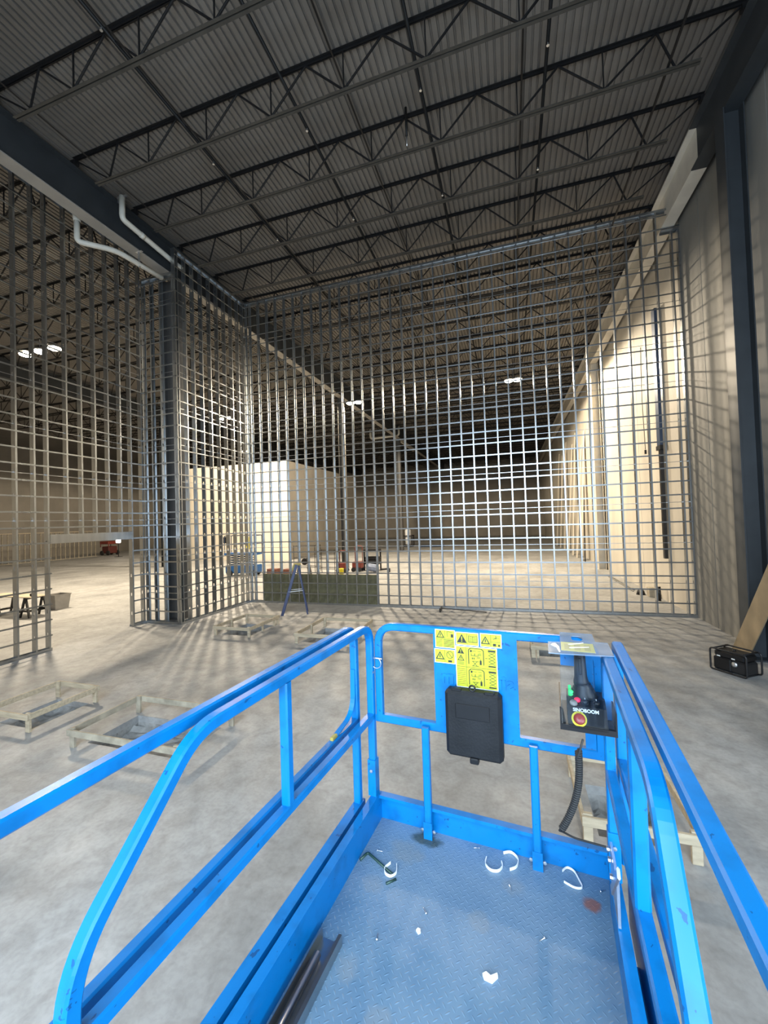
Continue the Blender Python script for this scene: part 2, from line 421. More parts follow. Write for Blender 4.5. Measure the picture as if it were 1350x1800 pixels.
def build_right_wall():  # one precast throughout; shade is painted into the darker colour of the near panels
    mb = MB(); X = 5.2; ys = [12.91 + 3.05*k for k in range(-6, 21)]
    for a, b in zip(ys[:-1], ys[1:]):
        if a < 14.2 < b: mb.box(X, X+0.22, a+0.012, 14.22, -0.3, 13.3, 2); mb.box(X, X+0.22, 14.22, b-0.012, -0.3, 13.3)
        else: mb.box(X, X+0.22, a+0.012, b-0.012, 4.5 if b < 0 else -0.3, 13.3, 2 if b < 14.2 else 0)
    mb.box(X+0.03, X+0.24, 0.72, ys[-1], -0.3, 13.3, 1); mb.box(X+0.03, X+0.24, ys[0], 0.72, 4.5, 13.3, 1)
    return struct(mb, 'wall_right', [M['precast'], M['precast_dark'], M['precast_shaded']])
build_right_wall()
mb = MB()
for k in range(-19, 2):
    a = 5.2 + 3.05*(k-1)
    mb.box(a+0.015, a+3.035, 72, 72.25, -0.3, 13.3)
mb.box(-56, 5.6, 72.05, 72.3, -0.3, 13.3)
struct(mb, 'wall_back', M['precast_dark'])
mb = MB(); mb.box(-54.2, -54, -6, 75, -0.3, 13.3); struct(mb, 'wall_left', M['precast_dark'])
# wall behind the lift with the open dock door that lets the daylight in
mb = MB(); mb.box(-56, -6, -5.2, -5.0, -0.3, 13.3); mb.box(4.0, 5.6, -5.2, -5.0, -0.3, 13.3); mb.box(-6, 4.0, -5.2, -5.0, 9.2, 13.3)
struct(mb, 'wall_front', M['precast'])
# inner block of rooms in the next bay: pale end wall, dark side
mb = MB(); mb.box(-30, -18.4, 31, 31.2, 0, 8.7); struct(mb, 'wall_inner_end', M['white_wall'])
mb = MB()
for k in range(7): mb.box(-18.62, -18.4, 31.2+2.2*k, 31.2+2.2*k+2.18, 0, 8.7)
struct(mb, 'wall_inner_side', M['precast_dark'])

def i_beam(mb, x, y0, y1, z0, z1, fw, m_web=0, m_bot=0):
    mb.box(x-fw, x+fw, y0, y1, z0, z0+0.03, m_bot); mb.box(x-fw, x+fw, y0, y1, z1-0.03, z1, m_web); mb.box(x-0.012, x+0.012, y0, y1, z0+0.03, z1-0.03, m_web)
def column(name, x, y, zt, label, mt, group='steel columns of the bays', w=0.19):
    t = thing(name, (x, y, 0), label, 'column', group)
    mb = MB()
    mb.box(-w, -w+0.025, -w, w, 0.03, zt); mb.box(w-0.025, w, -w, w, 0.03, zt); mb.box(-w+0.025, w-0.025, -0.011, 0.011, 0.03, zt)
    mb.build('shaft', mt, t)
    mb = MB(); mb.box(-w-.005, w+.005, -w-.07, w+.07, 0.0, 0.03)
    mb.build('base_plate', mt, t); return t
mb = MB(); i_beam(mb, 0, -4.9, 72, 11.8, 12.88, 0.19, 0, 1)
g = mb.build('roof_girder', [M['girder'], M['girder_grey']]); g.location = (-10.9, 0, 0)
tag(g, 'long dark steel girder with grey underside, running over the framed column at left', 'girder')
mb = MB(); i_beam(mb, 0, -4.9, 12.0, 11.8, 12.9, 0.17); g = mb.build('roof_girder', M['girder']); g.location = (4.9, 0, 0)
tag(g, 'dark roof beam at upper right, on the near side of the right column', 'girder')
mb = MB(); i_beam(mb, 0, 12.0, 72, 11.8, 12.9, 0.17); g = mb.build('roof_girder', M['lit_beam_white_column']); g.location = (4.9, 0, 0)
tag(g, 'pale roof beam along the top of the right wall, passing behind the stud wall', 'girder')
mb = MB(); i_beam(mb, 0, -4.9, 72, 11.8, 12.88, 0.19); g = mb.build('roof_girder', M['girder']); g.location = (-26.7, 0, 0)
tag(g, 'dark girder seen deep behind the left stud wall', 'girder')
column('steel_column', -11.05, 11.15, 11.8, 'dark grey steel column boxed in by the stud framing at left', M['column_mid'], w=0.25)
column('steel_column', 4.88, 10.5, 11.8, 'tall dark steel column against the right wall, behind the leaning plywood', M['girder'])
column('steel_column', -10.95, 25.8, 11.8, 'grey steel column behind the stud wall, beside the red carts', M['column_grey'])
column('steel_column', 4.92, 25.6, 11.8, 'pale column against the bright right wall, near the fire extinguisher', M['lit_beam_white_column'])
column('steel_column', -10.95, 41.0, 11.8, 'slim grey column far back in the hall, behind the white canister', M['column_mid'])
column('steel_column', -10.95, 57.0, 11.8, 'dark column in front of the far back wall', M['girder'])
column('steel_column', -26.7, 25.8, 11.8, 'dark column deep behind the left stud wall', M['girder'])

# ---- bar joists
CX = -2.98; ZT, ZB = 13.0, 12.15
PITCH = 1.8; Y0 = 5.87
bn = [CX + s for s in (-6.53, -5.23, -3.486, -1.743, 0, 1.743, 3.486, 5.23, 6.53)]
tn = [CX + s for s in (-6.23, -4.357, -2.614, -0.871, 0.871, 2.614, 4.357, 6.23)]
def chord(mb, x0, x1, z, top):
    for s in (-1, 1):
        a, b = (s*0.012, s*0.065); a, b = min(a, b), max(a, b)
        if top:
            mb.box(x0, x1, a, b, z+0.048, z+0.056); mb.box(x0, x1, *(sorted((s*0.012, s*0.018))), z, z+0.056)
        else:
            mb.box(x0, x1, a, b, z-0.008, z); mb.box(x0, x1, *(sorted((s*0.012, s*0.018))), z, z+0.055)
def bar(mb, p, q, w=0.018, d=0.018):
    p = Vector(p); q = Vector(q); mb.rail([p, q], (0, 1, 0), d, w, 0, 0.004)
def webs():
    L = []
    for i, x in enumerate(bn[1:-1]): L.append(((x, 0, ZB+.03), (x, 0, ZT+.03), .012))
    for i, x in enumerate(tn):
        L.append(((bn[i], 0, ZB+.03), (x, 0, ZT+.02), .018)); L.append(((x, 0, ZT+.02), (bn[i+1], 0, ZB+.03), .018))
    L.append(((CX-7.70, 0, ZT), (bn[0], 0, ZB+.02), .016)); L.append(((CX+7.70, 0, ZT), (bn[-1], 0, ZB+.02), .016))
    return L
def joist_parts(t):
    mb = MB(); chord(mb, CX-7.75, CX+7.75, ZT, True); mb.build('top_chord', M['joist'], t)
    mb = MB(); chord(mb, CX-6.97, CX+6.97, ZB, False); mb.build('bottom_chord', M['chord'], t)
    for p, q, w in webs():
        mb = MB(); bar(mb, p, q, w); mb.build('web_member', M['joist'], t)
    for s in (-1, 1):
        mb = MB(); mb.box(CX+s*7.75-0.09, CX+s*7.75+0.09, -0.06, 0.06, ZT-0.12, ZT+0.0); mb.build('bearing_seat', M['joist'], t)
names = {-1: 'nearest to the camera, cut by the top left corner', 0: 'its lower chord ending at the upper left, second from the camera', 1: 'third from the camera, crossing the top middle',
         2: 'fourth from the camera, above the white drain pipe at left', 3: 'fifth from the camera, its end meeting the boxed column', 4: 'last one in front of the tall stud wall',
         5: 'first one behind the tall stud wall'}
j0 = None
for k in range(-1, 6):
    if j0 is None:
        j0 = thing('roof_joist', (0, Y0+PITCH*k, 0), '', 'joist'); joist_parts(j0); o = j0
    else:
        o = copy_tree(j0); o.location = (0, Y0+PITCH*k, 0)
    tag(o, 'dark roof joist, ' + names[k], 'joist', 'roof joists over the near bay')
mb = MB(); chord(mb, CX-7.75, CX+7.75, ZT, True); chord(mb, CX-6.97, CX+6.97, ZB, False)
for p, q, w in webs(): bar(mb, p, q, w)
for s in (-1, 1): mb.box(CX+s*7.75-0.09, CX+s*7.75+0.09, -0.06, 0.06, ZT-0.12, ZT)
j1 = mb.build('roof_joist', M['joist'])
tag(j1, 'dark open web roof joist deep behind the tall stud wall', 'joist', 'roof joists behind the tall stud wall')
j1.location = (0, Y0+PITCH*6, 0)
for k in range(7, 36):
    c = j1.copy(); C.objects.link(c); c.location = (0, Y0+PITCH*k, 0)
for k in range(-1, 36):
    c = j1.copy(); C.objects.link(c); c.location = (-15.8, Y0+PITCH*k, 0)
    c['label'] = 'dark open web roof joist seen through the left stud wall'; c['group'] = 'roof joists behind the left stud wall'
for k in range(2, 30):
    c = j1.copy(); C.objects.link(c); c.location = (-31.6, Y0+PITCH*k, 0)
    c['label'] = 'dark open web roof joist in the far left bay'; c['group'] = 'roof joists in the far left bay'

# ---- sprinkler pipes and bridging bars along the hall
def ypipe(name, x, z, r, label, cat, y0=-4.9, y1=71, mt=None, heads=False):
    t = thing(name, (x, 0, z), label, cat)
    mb = MB(); mb.tube([(0, y0, 0), (0, y1, 0)], r, 8); mb.build('pipe', mt or M['pipe_dark'], t, True)
    if heads:
        for k in range(4):
            mb = MB(); y = 5.6+3.05*k
            mb.lathe([(0.014, -0.02), (0.014, -0.07), (0.03, -0.075), (0.03, -0.082)], Matrix.Translation((0, y, -r+0.02)), 8)
            mb.build('sprinkler_head', M['zinc'], t)
for i, x in enumerate((-7.09, -4.35, -1.54, 1.09)):
    ypipe('sprinkler_pipe', x, 12.76, 0.036, 'dark sprinkler pipe under the roof deck, %s of the four' % ('leftmost', 'second from left', 'third from left', 'rightmost')[i], 'pipe', heads=True)
for i, (x, z) in enumerate(((-9.45, 12.20), (-6.6, 12.20), (-3.2, 12.97), (0.62, 12.97), (3.42, 12.20))):
    mb = MB(); mb.box(-0.02, 0.02, -4.9, 71, 0, 0.005); mb.box(-0.02, -0.015, -4.9, 71, 0.005, 0.04)
    o = mb.build('bridging_bar', M['joist']); o.location = (x, 0, z)
    tag(o, 'thin bridging angle tying the joists together, ' + ('beside the left girder', 'left of the second sprinkler pipe', 'in the middle of the bay', 'right of the middle, under the deck', 'nearest to the right wall')[i], 'brace')
t = thing('drop_pipe', (-2.02, 9.25, 12.1), 'short dark pipe hanging straight down from the roof deck near the picture centre', 'pipe')
mb = MB(); mb.tube([(0, 0, 0.25), (0, 0, 0.94)], 0.03, 8); mb.build('pipe', M['pipe_dark'], t, True)
mb = MB(); mb.tube([(0, 0, 0.0), (0, 0, 0.25)], 0.012, 8); mb.build('tip', M['zinc'], t, True)

# ---- drains
t = thing('drain_pipe', (-10.5, 8.85, 12.1), 'white drain pipe on the near side of the left girder, hung from a plate', 'pipe')
mb = MB(); mb.tube(fillet([(0, 0, 0.80), (0, 0, 0.13), (-0.02, 2.1, 0.0), (-0.02, 2.32, -0.03)], [0, .12, .05, 0]), 0.08, 12); mb.build('pipe', M['pvc'], t, True)
mb = MB(); mb.cbox((0, 0, 0.78), (0.34, 0.05, 0.05)); mb.cbox((-0.13, 0, 0.70), (0.02, 0.05, 0.14)); mb.build('hanger', M['zinc'], t)
mb = MB(); mb.tube([(-.01, 0.62, 0.093), (-.01, 0.74, 0.085)], 0.09, 12); mb.build('coupling', M['pvc'], t, True)
t = thing('drain_pipe', (-11.42, 8.2, 11.35), 'white drain pipe behind the left girder, bending towards the boxed column', 'pipe')
mb = MB(); mb.tube(fillet([(0, 0, 0.75), (0, 0, 0), (0.55, 0.75, 0.08), (0.78, 2.18, 0.03)], [0, .12, .25, 0]), 0.075, 12); mb.build('pipe', M['pvc'], t, True)
mb = MB(); mb.box(.64, .70, 1.40, 1.43, -.04, .452); mb.box(.56, .80, 1.38, 1.45, .44, .452); mb.build('hanger', M['zinc'], t)
mb = MB(); mb.tube([(0, 0, 0.58), (0, 0, 0.78)], [0.085, 0.12], 12); mb.build('coupling', M['pvc'], t, True)
t = thing('drain_pipe', (-13.7, 40.0, 11.9), 'white u shaped drain pipe far behind the stud wall, under the roof', 'pipe')
mb = MB(); mb.tube(fillet([(0, 0, 1.0), (0, 0, -.05), (3.0, .3, .1), (3.0, .3, 1.1)], [0, .25, .25, 0]), 0.11, 10); mb.tube([(2.4, .3, .1), (2.5, 9, -.1)], .11, 10); mb.build('pipe', M['pvc'], t, True)

# ---- high bay lamps
for i, (x, y, z, p) in enumerate(LIGHTS[:5]):
    lab = ['lit twin work lamp hanging behind the stud wall, towards the right wall', 'lit work lamp beside the grey column behind the stud wall', 'lit work lamp seen through the framing right of the boxed column',
           'long bright row of work lamps behind the left stud wall', 'lit work lamp low in the left framing, above the white inner wall'][i]
    t = thing('high_bay_lamp', (x, y, z), lab, 'lamp')
    n = [2, 2, 2, 3, 1][i]; sp = [0.5, .6, .7, 0.95, 0][i]
    for q in range(n):
        dx = (q-(n-1)/2)*sp
        mb = MB(); mb.lathe([(0.28, -0.01), (0.30, 0.0), (0.26, 0.10), (0.10, 0.14)], Matrix.Translation((dx, 0, 0)), 16); mb.build('housing', M['zinc'], t, True)
        mb = MB(); mb.lathe([(0.16, -0.09), (0.26, -0.04), (0.265, -0.005)], Matrix.Translation((dx, 0, 0)), 16); mb.build('lens', M['lens'], t, True)
    mb = MB(); mb.tube([(0, 0, 0.13), (0, 0, 12.165-z)], 0.015, 6)
    if n > 1: mb.box(-(n-1)/2*sp-.05, (n-1)/2*sp+.05, -0.02, 0.02, 0.12, 0.15)
    mb.build('hanger', M['zinc'], t)

# ------------------------------------------------------------------ stud walls
W = 0.152
HOLES_OK = True
def stud_mesh(h, holes=True, z0=0.02):
    # C stud standing on z0, web in the local yz plane (y = 0 .. W), flange opening to +x
    mb = MB(); T = 0.003; F = 0.041
    hz = [0.42+0.61*k for k in range(int((h-0.5)/0.61)+1) if 0.42+0.61*k > z0+0.1] if holes else []
    a, b = W/2-0.019, W/2+0.019
    mb.box(0, T, 0, a, z0, h); mb.box(0, T, b, W, z0, h)
    z = z0
    for q in hz:
        mb.box(0, T, a, b, z, q-0.05); z = q+0.05
    mb.box(0, T, a, b, z, h)
    mb.box(T, F, 0, T, z0, h); mb.box(T, F, W-T, W, z0, h)
    mb.box(F-T, F, T, 0.013, z0, h); mb.box(F-T, F, W-0.013, W-T, z0, h)
    return mb
def hat_bar(length):
    mb = MB(); mb.box(0, length, -0.020, -0.017, -0.014, 0.014)
    mb.box(0, length, -0.017, 0.0, 0.011, 0.014); mb.box(0, length, -0.017, 0.0, -0.014, -0.011)
    mb.box(0, length, -0.002, 0.0, 0.014, 0.021); mb.box(0, length, -0.002, 0.0, -0.021, -0.014); return mb
def track(length, up=True):
    mb = MB(); h = 0.07; s = 1 if up else -1
    z = sorted((0, s*0.003)); mb.box(0, length, -0.003, W+0.003, *z)
    z = sorted((0, s*h)); mb.box(0, length, -0.003, 0.0, *z); mb.box(0, length, W, W+0.003, *z); return mb
def crc(length):
    mb = MB(); mb.box(0, length, W/2-0.016, W/2+0.016, 0, 0.002); mb.box(0, length, W/2-0.016, W/2-0.014, -0.012, 0); return mb
def lay(parent, base, spots, label=None):
    for i, (x, z) in enumerate(spots):
        o = base if i == 0 else base.copy()
        if i: C.objects.link(o); o.parent = parent
        o.location = (x, 0, z)
ROW = 0.4064
def wall(name, loc, rz, length, h, studs, label, bars=True, bar_rows=None, crc_rows=True):
    t = thing(name, loc, label, 'wall frame', None, rz)
    lay(t, stud_mesh(h-0.01).build('stud', M['galv'], t), [(x, 0) for x in studs])
    track(length).build('bottom_track', M['galv'], t)
    o = track(length, False).build('top_track', M['galv'], t); o.location = (0, 0, h)
    if bars:
        rows = bar_rows or [ROW*k for k in range(1, int((h-0.1)/ROW)+1)]
        lay(t, hat_bar(length).build('furring_bar', M['galv_bar'], t), [(0, z) for z in rows])
        if crc_rows: lay(t, crc(length).build('bridging_channel', M['galv'], t), [(0, z) for z in [0.42+0.61*k-0.03 for k in range(1, 19, 2) if 0.42+0.61*k < h-.2]])
    return t
FX0 = -10.25
t = wall('stud_wall', (FX0, 14.14, 0), 0, 15.45, 12.40, [0.0, 0.20]+[0.597+ROW*i for i in range(36)], 'tall galvanised stud wall with a square grid of bars, across the hall ahead')
# the last studs stop under the pale beam
lay(t, stud_mesh(11.70).build('short_stud', M['galv'], t), [(14.93+0.30, 0), (15.405, 0)])
o = track(0.5, False).build('top_track', M['galv'], t); o.location = (14.98, 0, 11.75)
# side return of the boxed column: runs along Y at X=-10.25, facing +X
t = wall('stud_wall', (FX0, 10.5, 0), R(90), 3.64, 12.40, [0.0, 0.10, 0.44, 0.80, 1.20, 1.61, 2.01, 2.42, 2.83, 3.23, 3.55],
         'narrow stud wall with grid bars running back from the boxed column to the tall wall')
# rotate: local x -> +Y, local y -> -X
# front of the boxed column, facing the camera
t = wall('stud_wall', (-11.70, 10.5, 0), 0, 1.45, 11.62, [0.0, 0.36, 0.76, 1.36], 'narrow stud face with grid bars in front of the dark boxed column')
for q in range(4): pass
# left wall with the wide opening, facing +X, runs along Y
t = thing('stud_wall', (-11.70, 3.0, 0), 'left galvanised stud wall with the wide door opening and lintel', 'wall frame', None, R(90))
hgt = 12.40
def ly(y): return y-3.0
full = [ly(10.06-ROW*k) for k in range(7, 17) ] + [ly(7.53)]
lay(t, stud_mesh(hgt-0.01).build('stud', M['galv'], t), [(x, 0) for x in full] + [(ly(10.02), 0), (ly(10.42), 0)])
lay(t, stud_mesh(hgt-0.01, True, 3.05).build('cripple_stud', M['galv'], t), [(ly(10.06-ROW*k), 0) for k in range(1, 6)])
a = track(ly(7.60)).build('bottom_track', M['galv'], t)
a = track(0.5).build('bottom_track', M['galv'], t); a.location = (ly(10.0), 0, 0)
a = track(7.5, False).build('top_track', M['galv'], t); a.location = (0, 0, hgt)
mb = MB(); mb.box(ly(7.58), ly(10.06), -0.004, 0.0, 2.82, 3.06); mb.box(ly(7.58), ly(10.06), W, W+0.004, 2.82, 3.06); mb.box(ly(7.58), ly(10.06), 0, W, 2.82, 2.825); mb.box(ly(7.58), ly(10.06), 0, W, 3.055, 3.06)
mb.build('lintel', M['galv'], t)
rows = [ROW*k for k in range(1, 30)]
lay(t, hat_bar(ly(7.60)).build('furring_bar', M['galv_bar'], t), [(0, z) for z in rows if z < 3.0])
lay(t, hat_bar(7.5).build('furring_bar', M['galv_bar'], t), [(0, z) for z in rows if z > 3.1])
lay(t, hat_bar(0.46).build('furring_bar', M['galv_bar'], t), [(ly(10.04), z) for z in rows if z < 3.0])
lay(t, crc(7.5).build('bridging_channel', M['galv'], t), [(0, 0.42+0.61*k-0.03) for k in range(5, 19, 2)])

# ---- mineral wool batts between the first studs
b0 = None
for i in range(12):
    x0 = FX0+0.597+ROW*i
    if b0 is None:
        mb = MB(); rnd = random.Random(1)
        nx, nz = 8, 16; vs = []
        for s in (0, 1):
            for j in range(nz+1):
                for k in range(nx+1):
                    e = 0.0 if (j in (0, nz) or k in (0, nx)) else rnd.uniform(-.008, .012)
                    vs.append((0.010+0.380*k/nx, 0.015-e if s == 0 else 0.135, 0.0+1.14*j/nz))
        n = (nx+1)*(nz+1); fs = []
        for j in range(nz):
            for k in range(nx):
                q = j*(nx+1)+k; fs.append((q, q+1, q+nx+2, q+nx+1)); fs.append((n+q, n+q+nx+1, n+q+nx+2, n+q+1))
        ring = [k for k in range(nx+1)] + [(j+1)*(nx+1)-1 for j in range(1, nz+1)] + [nz*(nx+1)+k for k in range(nx-1, -1, -1)] + [j*(nx+1) for j in range(nz-1, 0, -1)]
        for a, b in zip(ring, ring[1:]+ring[:1]): fs.append((a, n+a, n+b, b))
        mb.add(vs, fs); b0 = mb.build('insulation_batt', M['wool'], None, False); o = b0
    else:
        o = b0.copy(); C.objects.link(o)
    o.location = (x0+0.004, 14.142, 0.012); o.scale = (1, 1, 1)
    ords = ['first', 'second', 'third', 'fourth', 'fifth', 'sixth', 'seventh', 'eighth', 'ninth', 'tenth', 'eleventh', 'last']
    tag(o, 'olive brown mineral wool batt between the studs, %s from the left' % ords[i], 'insulation', 'insulation batts at the foot of the tall wall')

# ------------------------------------------------------------------ wooden guard frames round the pits
def guard(x0, x1, y0, y1, z, label, mt, mids=(), skew=0.0):
    t = thing('pit_guard', ((x0+x1)/2, (y0+y1)/2, 0), label, 'wooden frame', 'wooden guard frames round the floor pits')
    cx, cy = (x0+x1)/2, (y0+y1)/2; w, d = (x1-x0)/2, (y1-y0)/2
    for sx in (-1, 1):
        for sy in (-1, 1):
            mb = MB(); mb.cbox((sx*(w-0.055), sy*(d-0.055), z/2+0.005), (0.085, 0.04, z+0.01), b=0.004); mb.build('post', mt, t)
    for sy in (-1, 1):
        mb = MB(); mb.cbox((0, sy*(d-0.016), z-0.045), (2*w, 0.032, 0.09), b=0.004); mb.build('rail', mt, t)
    for sx in (-1, 1):
        mb = MB(); mb.cbox((sx*(w-0.016), 0, z-0.045), (0.032, 2*d-0.07, 0.09), b=0.004); mb.build('rail', mt, t)
    for (px, py) in mids:
        mb = MB(); mb.cbox((px*(w-0.055), py*(d-0.055), z/2), (0.05, 0.05, z), b=0.004); mb.build('post', mt, t)
    return t
guard(-8.36, -7.30, 4.36, 5.54, 0.29, 'low pale wooden frame round the pit at the left picture edge', M['wood'])
guard(-6.24, -4.24, 4.22, 5.42, 0.27, 'wide dusty wooden frame round the pit behind the left lift rail', M['dirtywood'])
guard(-8.28, -7.04, 9.62, 11.18, 0.28, 'low wooden frame round the pit beside the ladder', M['wood'], [(-1, 0), (1, -.1), (1, .75)])
guard(-5.52, -3.94, 9.40, 11.20, 0.28, 'low wooden frame round the pit just above the left lift rail corner', M['wood'], [(-1, 0), (1, 0)])
guard(0.34, 1.40, 9.53, 10.60, 0.28, 'small wooden frame seen between the front panel and the controller', M['wood'], [(-.8, -1)])
guard(0.55, 1.54, 4.24, 5.38, 0.28, 'pale wooden frame beside the right side of the lift', M['wood'])

# ------------------------------------------------------------------ the lift we stand on
YAW = R(5.3); ZP = 1.40
lift = thing('scissor_lift', (0, 0, 0), 'blue scissor lift platform in the foreground, seen from its deck', 'lift', None, -YAW)
B = M['blue']
def part(mb, name, mt, parent=None, smooth=False, label=None):
    o = mb.build(name, mt, parent or lift, smooth)
    if label: o['label'] = label
    return o
UL, UR, VF, VB = -0.99, 0.20, 2.20, -1.10
def Z(w): return ZP+w
mb = MB(); mb.box(UL, UR, VB, VF, Z(-0.012), Z(0.0)); part(mb, 'deck', M['tread'])
mb = MB(); mb.box(-1.05, 0.26, VB-.2, VF-.35, Z(-0.16), Z(-0.03)); part(mb, 'platform_frame', B)
# toe boards (front with top flange, sides with flange)
mb = MB(); mb.box(UL-.01, UR+.01, VF, VF+0.004, Z(-.04), Z(0.15)); mb.box(UL-.01, UR+.01, VF-0.036, VF+.004, Z(0.147), Z(0.152)); mb.box(UL, UR, VF-0.036, VF-0.033, Z(0.135), Z(0.147)); part(mb, 'toe_board', B)
mb = MB(); mb.box(UL-.004, UL, VB, VF, Z(-.04), Z(0.15)); mb.box(UL-0.042, UL, VB, VF, Z(0.15), Z(0.155)); mb.box(UL-.042, UL-.039, VB, VF, Z(0.0), Z(0.15)); part(mb, 'toe_board', B)
mb = MB(); mb.box(UR, UR+.004, VB, VF, Z(-.04), Z(0.15)); mb.box(UR-.026, UR+0.016, VB, VF-.16, Z(0.15), Z(0.155)); mb.box(UR-.026, UR-.022, VB, VF-.16, Z(.0), Z(.15)); part(mb, 'toe_board', B)
mb = MB(); mb.box(-1.112, -1.062, VB-.2, 2.13, Z(-.05), Z(0.14)); part(mb, 'outer_toe_board', B)
mb = MB(); mb.box(0.246, 0.292, VB-.2, 2.05, Z(-.05), Z(0.14)); part(mb, 'outer_toe_board', B)
a = 0.0205
# front frame: rounded top corners, mid rail, posts
fr = fillet([(-0.98, VF, Z(0.59)), (-0.98, VF, Z(1.128)), (0.175, VF, Z(1.128)), (0.175, VF, Z(0.59))], 0.115, 8)
mb = MB(); mb.rail(fr, (0, 1, 0), a, a); part(mb, 'front_rail', B)
mb = MB(); mb.rail([(-1.0, VF, Z(0.59)), (0.196, VF, Z(0.59))], (0, 1, 0), a+.0005, 0.0225); part(mb, 'front_mid_rail', B)
for u in (-0.69, -0.128):
    mb = MB(); mb.rail([(u, VF-.045, Z(-0.0)), (u, VF-.045, Z(0.60))], (0, 1, 0), 0.019, 0.0195)
    mb.box(u-.024, u+.024, VF-.0665, VF-.064, Z(0.0), Z(0.09)); part(mb, 'front_post', B)
    for s in (-1, 1):
        mb = MB(); mb.lathe([(0.0, 0.0), (0.009, 0.002), (0.009, 0.008), (0.0, 0.009)], Matrix.Translation((u+s*.032, VF-.05, Z(.04))) @ Matrix.Rotation(R(90), 4, 'X'), 8); part(mb, 'bolt', M['zinc'])
# front sheet panel
mb = MB(); mb.box(-0.635, -0.192, VF-.0225, VF-.0195, Z(0.60), Z(1.135)); panel = part(mb, 'front_panel', B)

# corner posts, inner side rails, braces (left and right)
def side(sign, ui, uo, brace, post_v, vend):
    # inner side rail: front post, bend, top rail, bend down into the diagonal brace, then down to the toe board
    n = (1, 0, 0)
    pts = fillet([(ui, vend, Z(0.155)), (ui, vend, Z(1.13)), (ui, brace[0][0], Z(1.128))] + [(ui, v, Z(w)) for v, w in brace[1:]], [0, 0.11, 0.09] + [0.11]*(len(brace)-2) + [0.0], 8)
    mb = MB(); mb.rail(pts, n, a, a); part(mb, 'side_rail', B)
    mb = MB(); mb.rail([(ui, brace[-1][0], Z(0.608)), (ui, vend, Z(0.608))], n, a, a); part(mb, 'side_mid_rail', B)
    mb = MB(); mb.rail([(ui, post_v, Z(0.628)), (ui, post_v, Z(1.11))], n, a, a*0.95); part(mb, 'side_post', B)
    # post foot socket + bolts
    mb = MB(); mb.box(ui-.024, ui+.024, vend-.026, vend+.026, Z(0.155), Z(0.36)); sk = part(mb, 'post_socket', B)
    mb = MB(); mb.lathe([(0, 0), (0.009, 0.002), (0.009, 0.008), (0, 0.009)], Matrix.Translation((ui, vend-.026, Z(.30))) @ Matrix.Rotation(R(90), 4, 'X'), 8); part(mb, 'bolt', M['zinc'], sk)
    # outer rail set, fixed to the main deck
    vo = vend - 0.07
    if sign > 0: vo = 2.15
    pts = fillet([(uo, vo, Z(0.14)), (uo, vo, Z(1.135)), (uo, -1.28, Z(1.135)), (uo, -1.28, Z(0.14))], [0, 0.10 if sign < 0 else 0.02, .1, 0], 8)
    mb = MB(); mb.rail(pts, n, a, a); part(mb, 'outer_side_rail', B)
    mb = MB(); mb.rail([(uo, -1.28, Z(0.602)), (uo, vo, Z(0.602))], n, a, a); part(mb, 'outer_mid_rail', B)
side(-1, -1.021, -1.090, [(0.905, 1.128), (0.555, 0.775), (0.555, 0.16)], 1.352, 2.165)
side(+1, 0.197, 0.256, [(1.08, 1.128), (0.70, 0.70), (0.70, 0.16)], 1.352, 2.03)
# wear: outer rails' spacers, gusset and inner stop in the left outer corner
mb = MB(); mb.rail(fillet([(-1.09, 2.07, Z(0.90)), (-1.09, 2.06, Z(0.66)), (-1.09, 1.86, Z(0.632))], 0.16, 8), (1, 0, 0), 0.014, 0.003, 0, 0.001); part(mb, 'corner_gusset', B)
mb = MB(); mb.cbox((-1.09, 1.84, Z(0.63)), (0.02, 0.05, 0.018), b=.003); part(mb, 'latch', M['ladderyellow'])
# quick release pin at the front left corner
mb = MB(); mb.tube([(-1.012, 2.172, Z(0.943)), (-0.948, 2.172, Z(0.941))], 0.0055, 8)
mb.tube([(-0.983+0.030*math.cos(q), 2.168, Z(0.915)+0.030*math.sin(q)) for q in [R(60-k*24) for k in range(0, 15)]], 0.0025, 6); part(mb, 'locking_pin', M['zinc'], None, True)
for (u, v, w) in ((-1.0, 2.14, .86), ):
    mb = MB(); mb.lathe([(0, 0), (0.008, 0.002), (0, 0.007)], Matrix.Translation((-.999, 2.15, Z(.865))) @ Matrix.Rotation(R(90), 4, 'Y'), 8); part(mb, 'bolt', M['zinc'])
# right hand plates: pump rod and bolts beside the toe board
mb = MB(); mb.box(0.176, 0.186, 1.78, 1.98, Z(0.16), Z(0.34)); mb.rail([(0.176, 1.95, Z(.16)), (0.176, 1.70, Z(.43))], (1, 0, 0), .006, .02); part(mb, 'slide_plate', M['zinc'])
for (v, w) in ((1.97, .315), (1.93, .30), (1.88, .27)):
    mb = MB(); mb.lathe([(0, 0), (0.011, 0.002), (0.011, 0.012), (0, 0.014)], Matrix.Translation((0.175, v, Z(w))) @ Matrix.Rotation(R(-90), 4, 'Y'), 8); part(mb, 'bolt', M['zinc'])
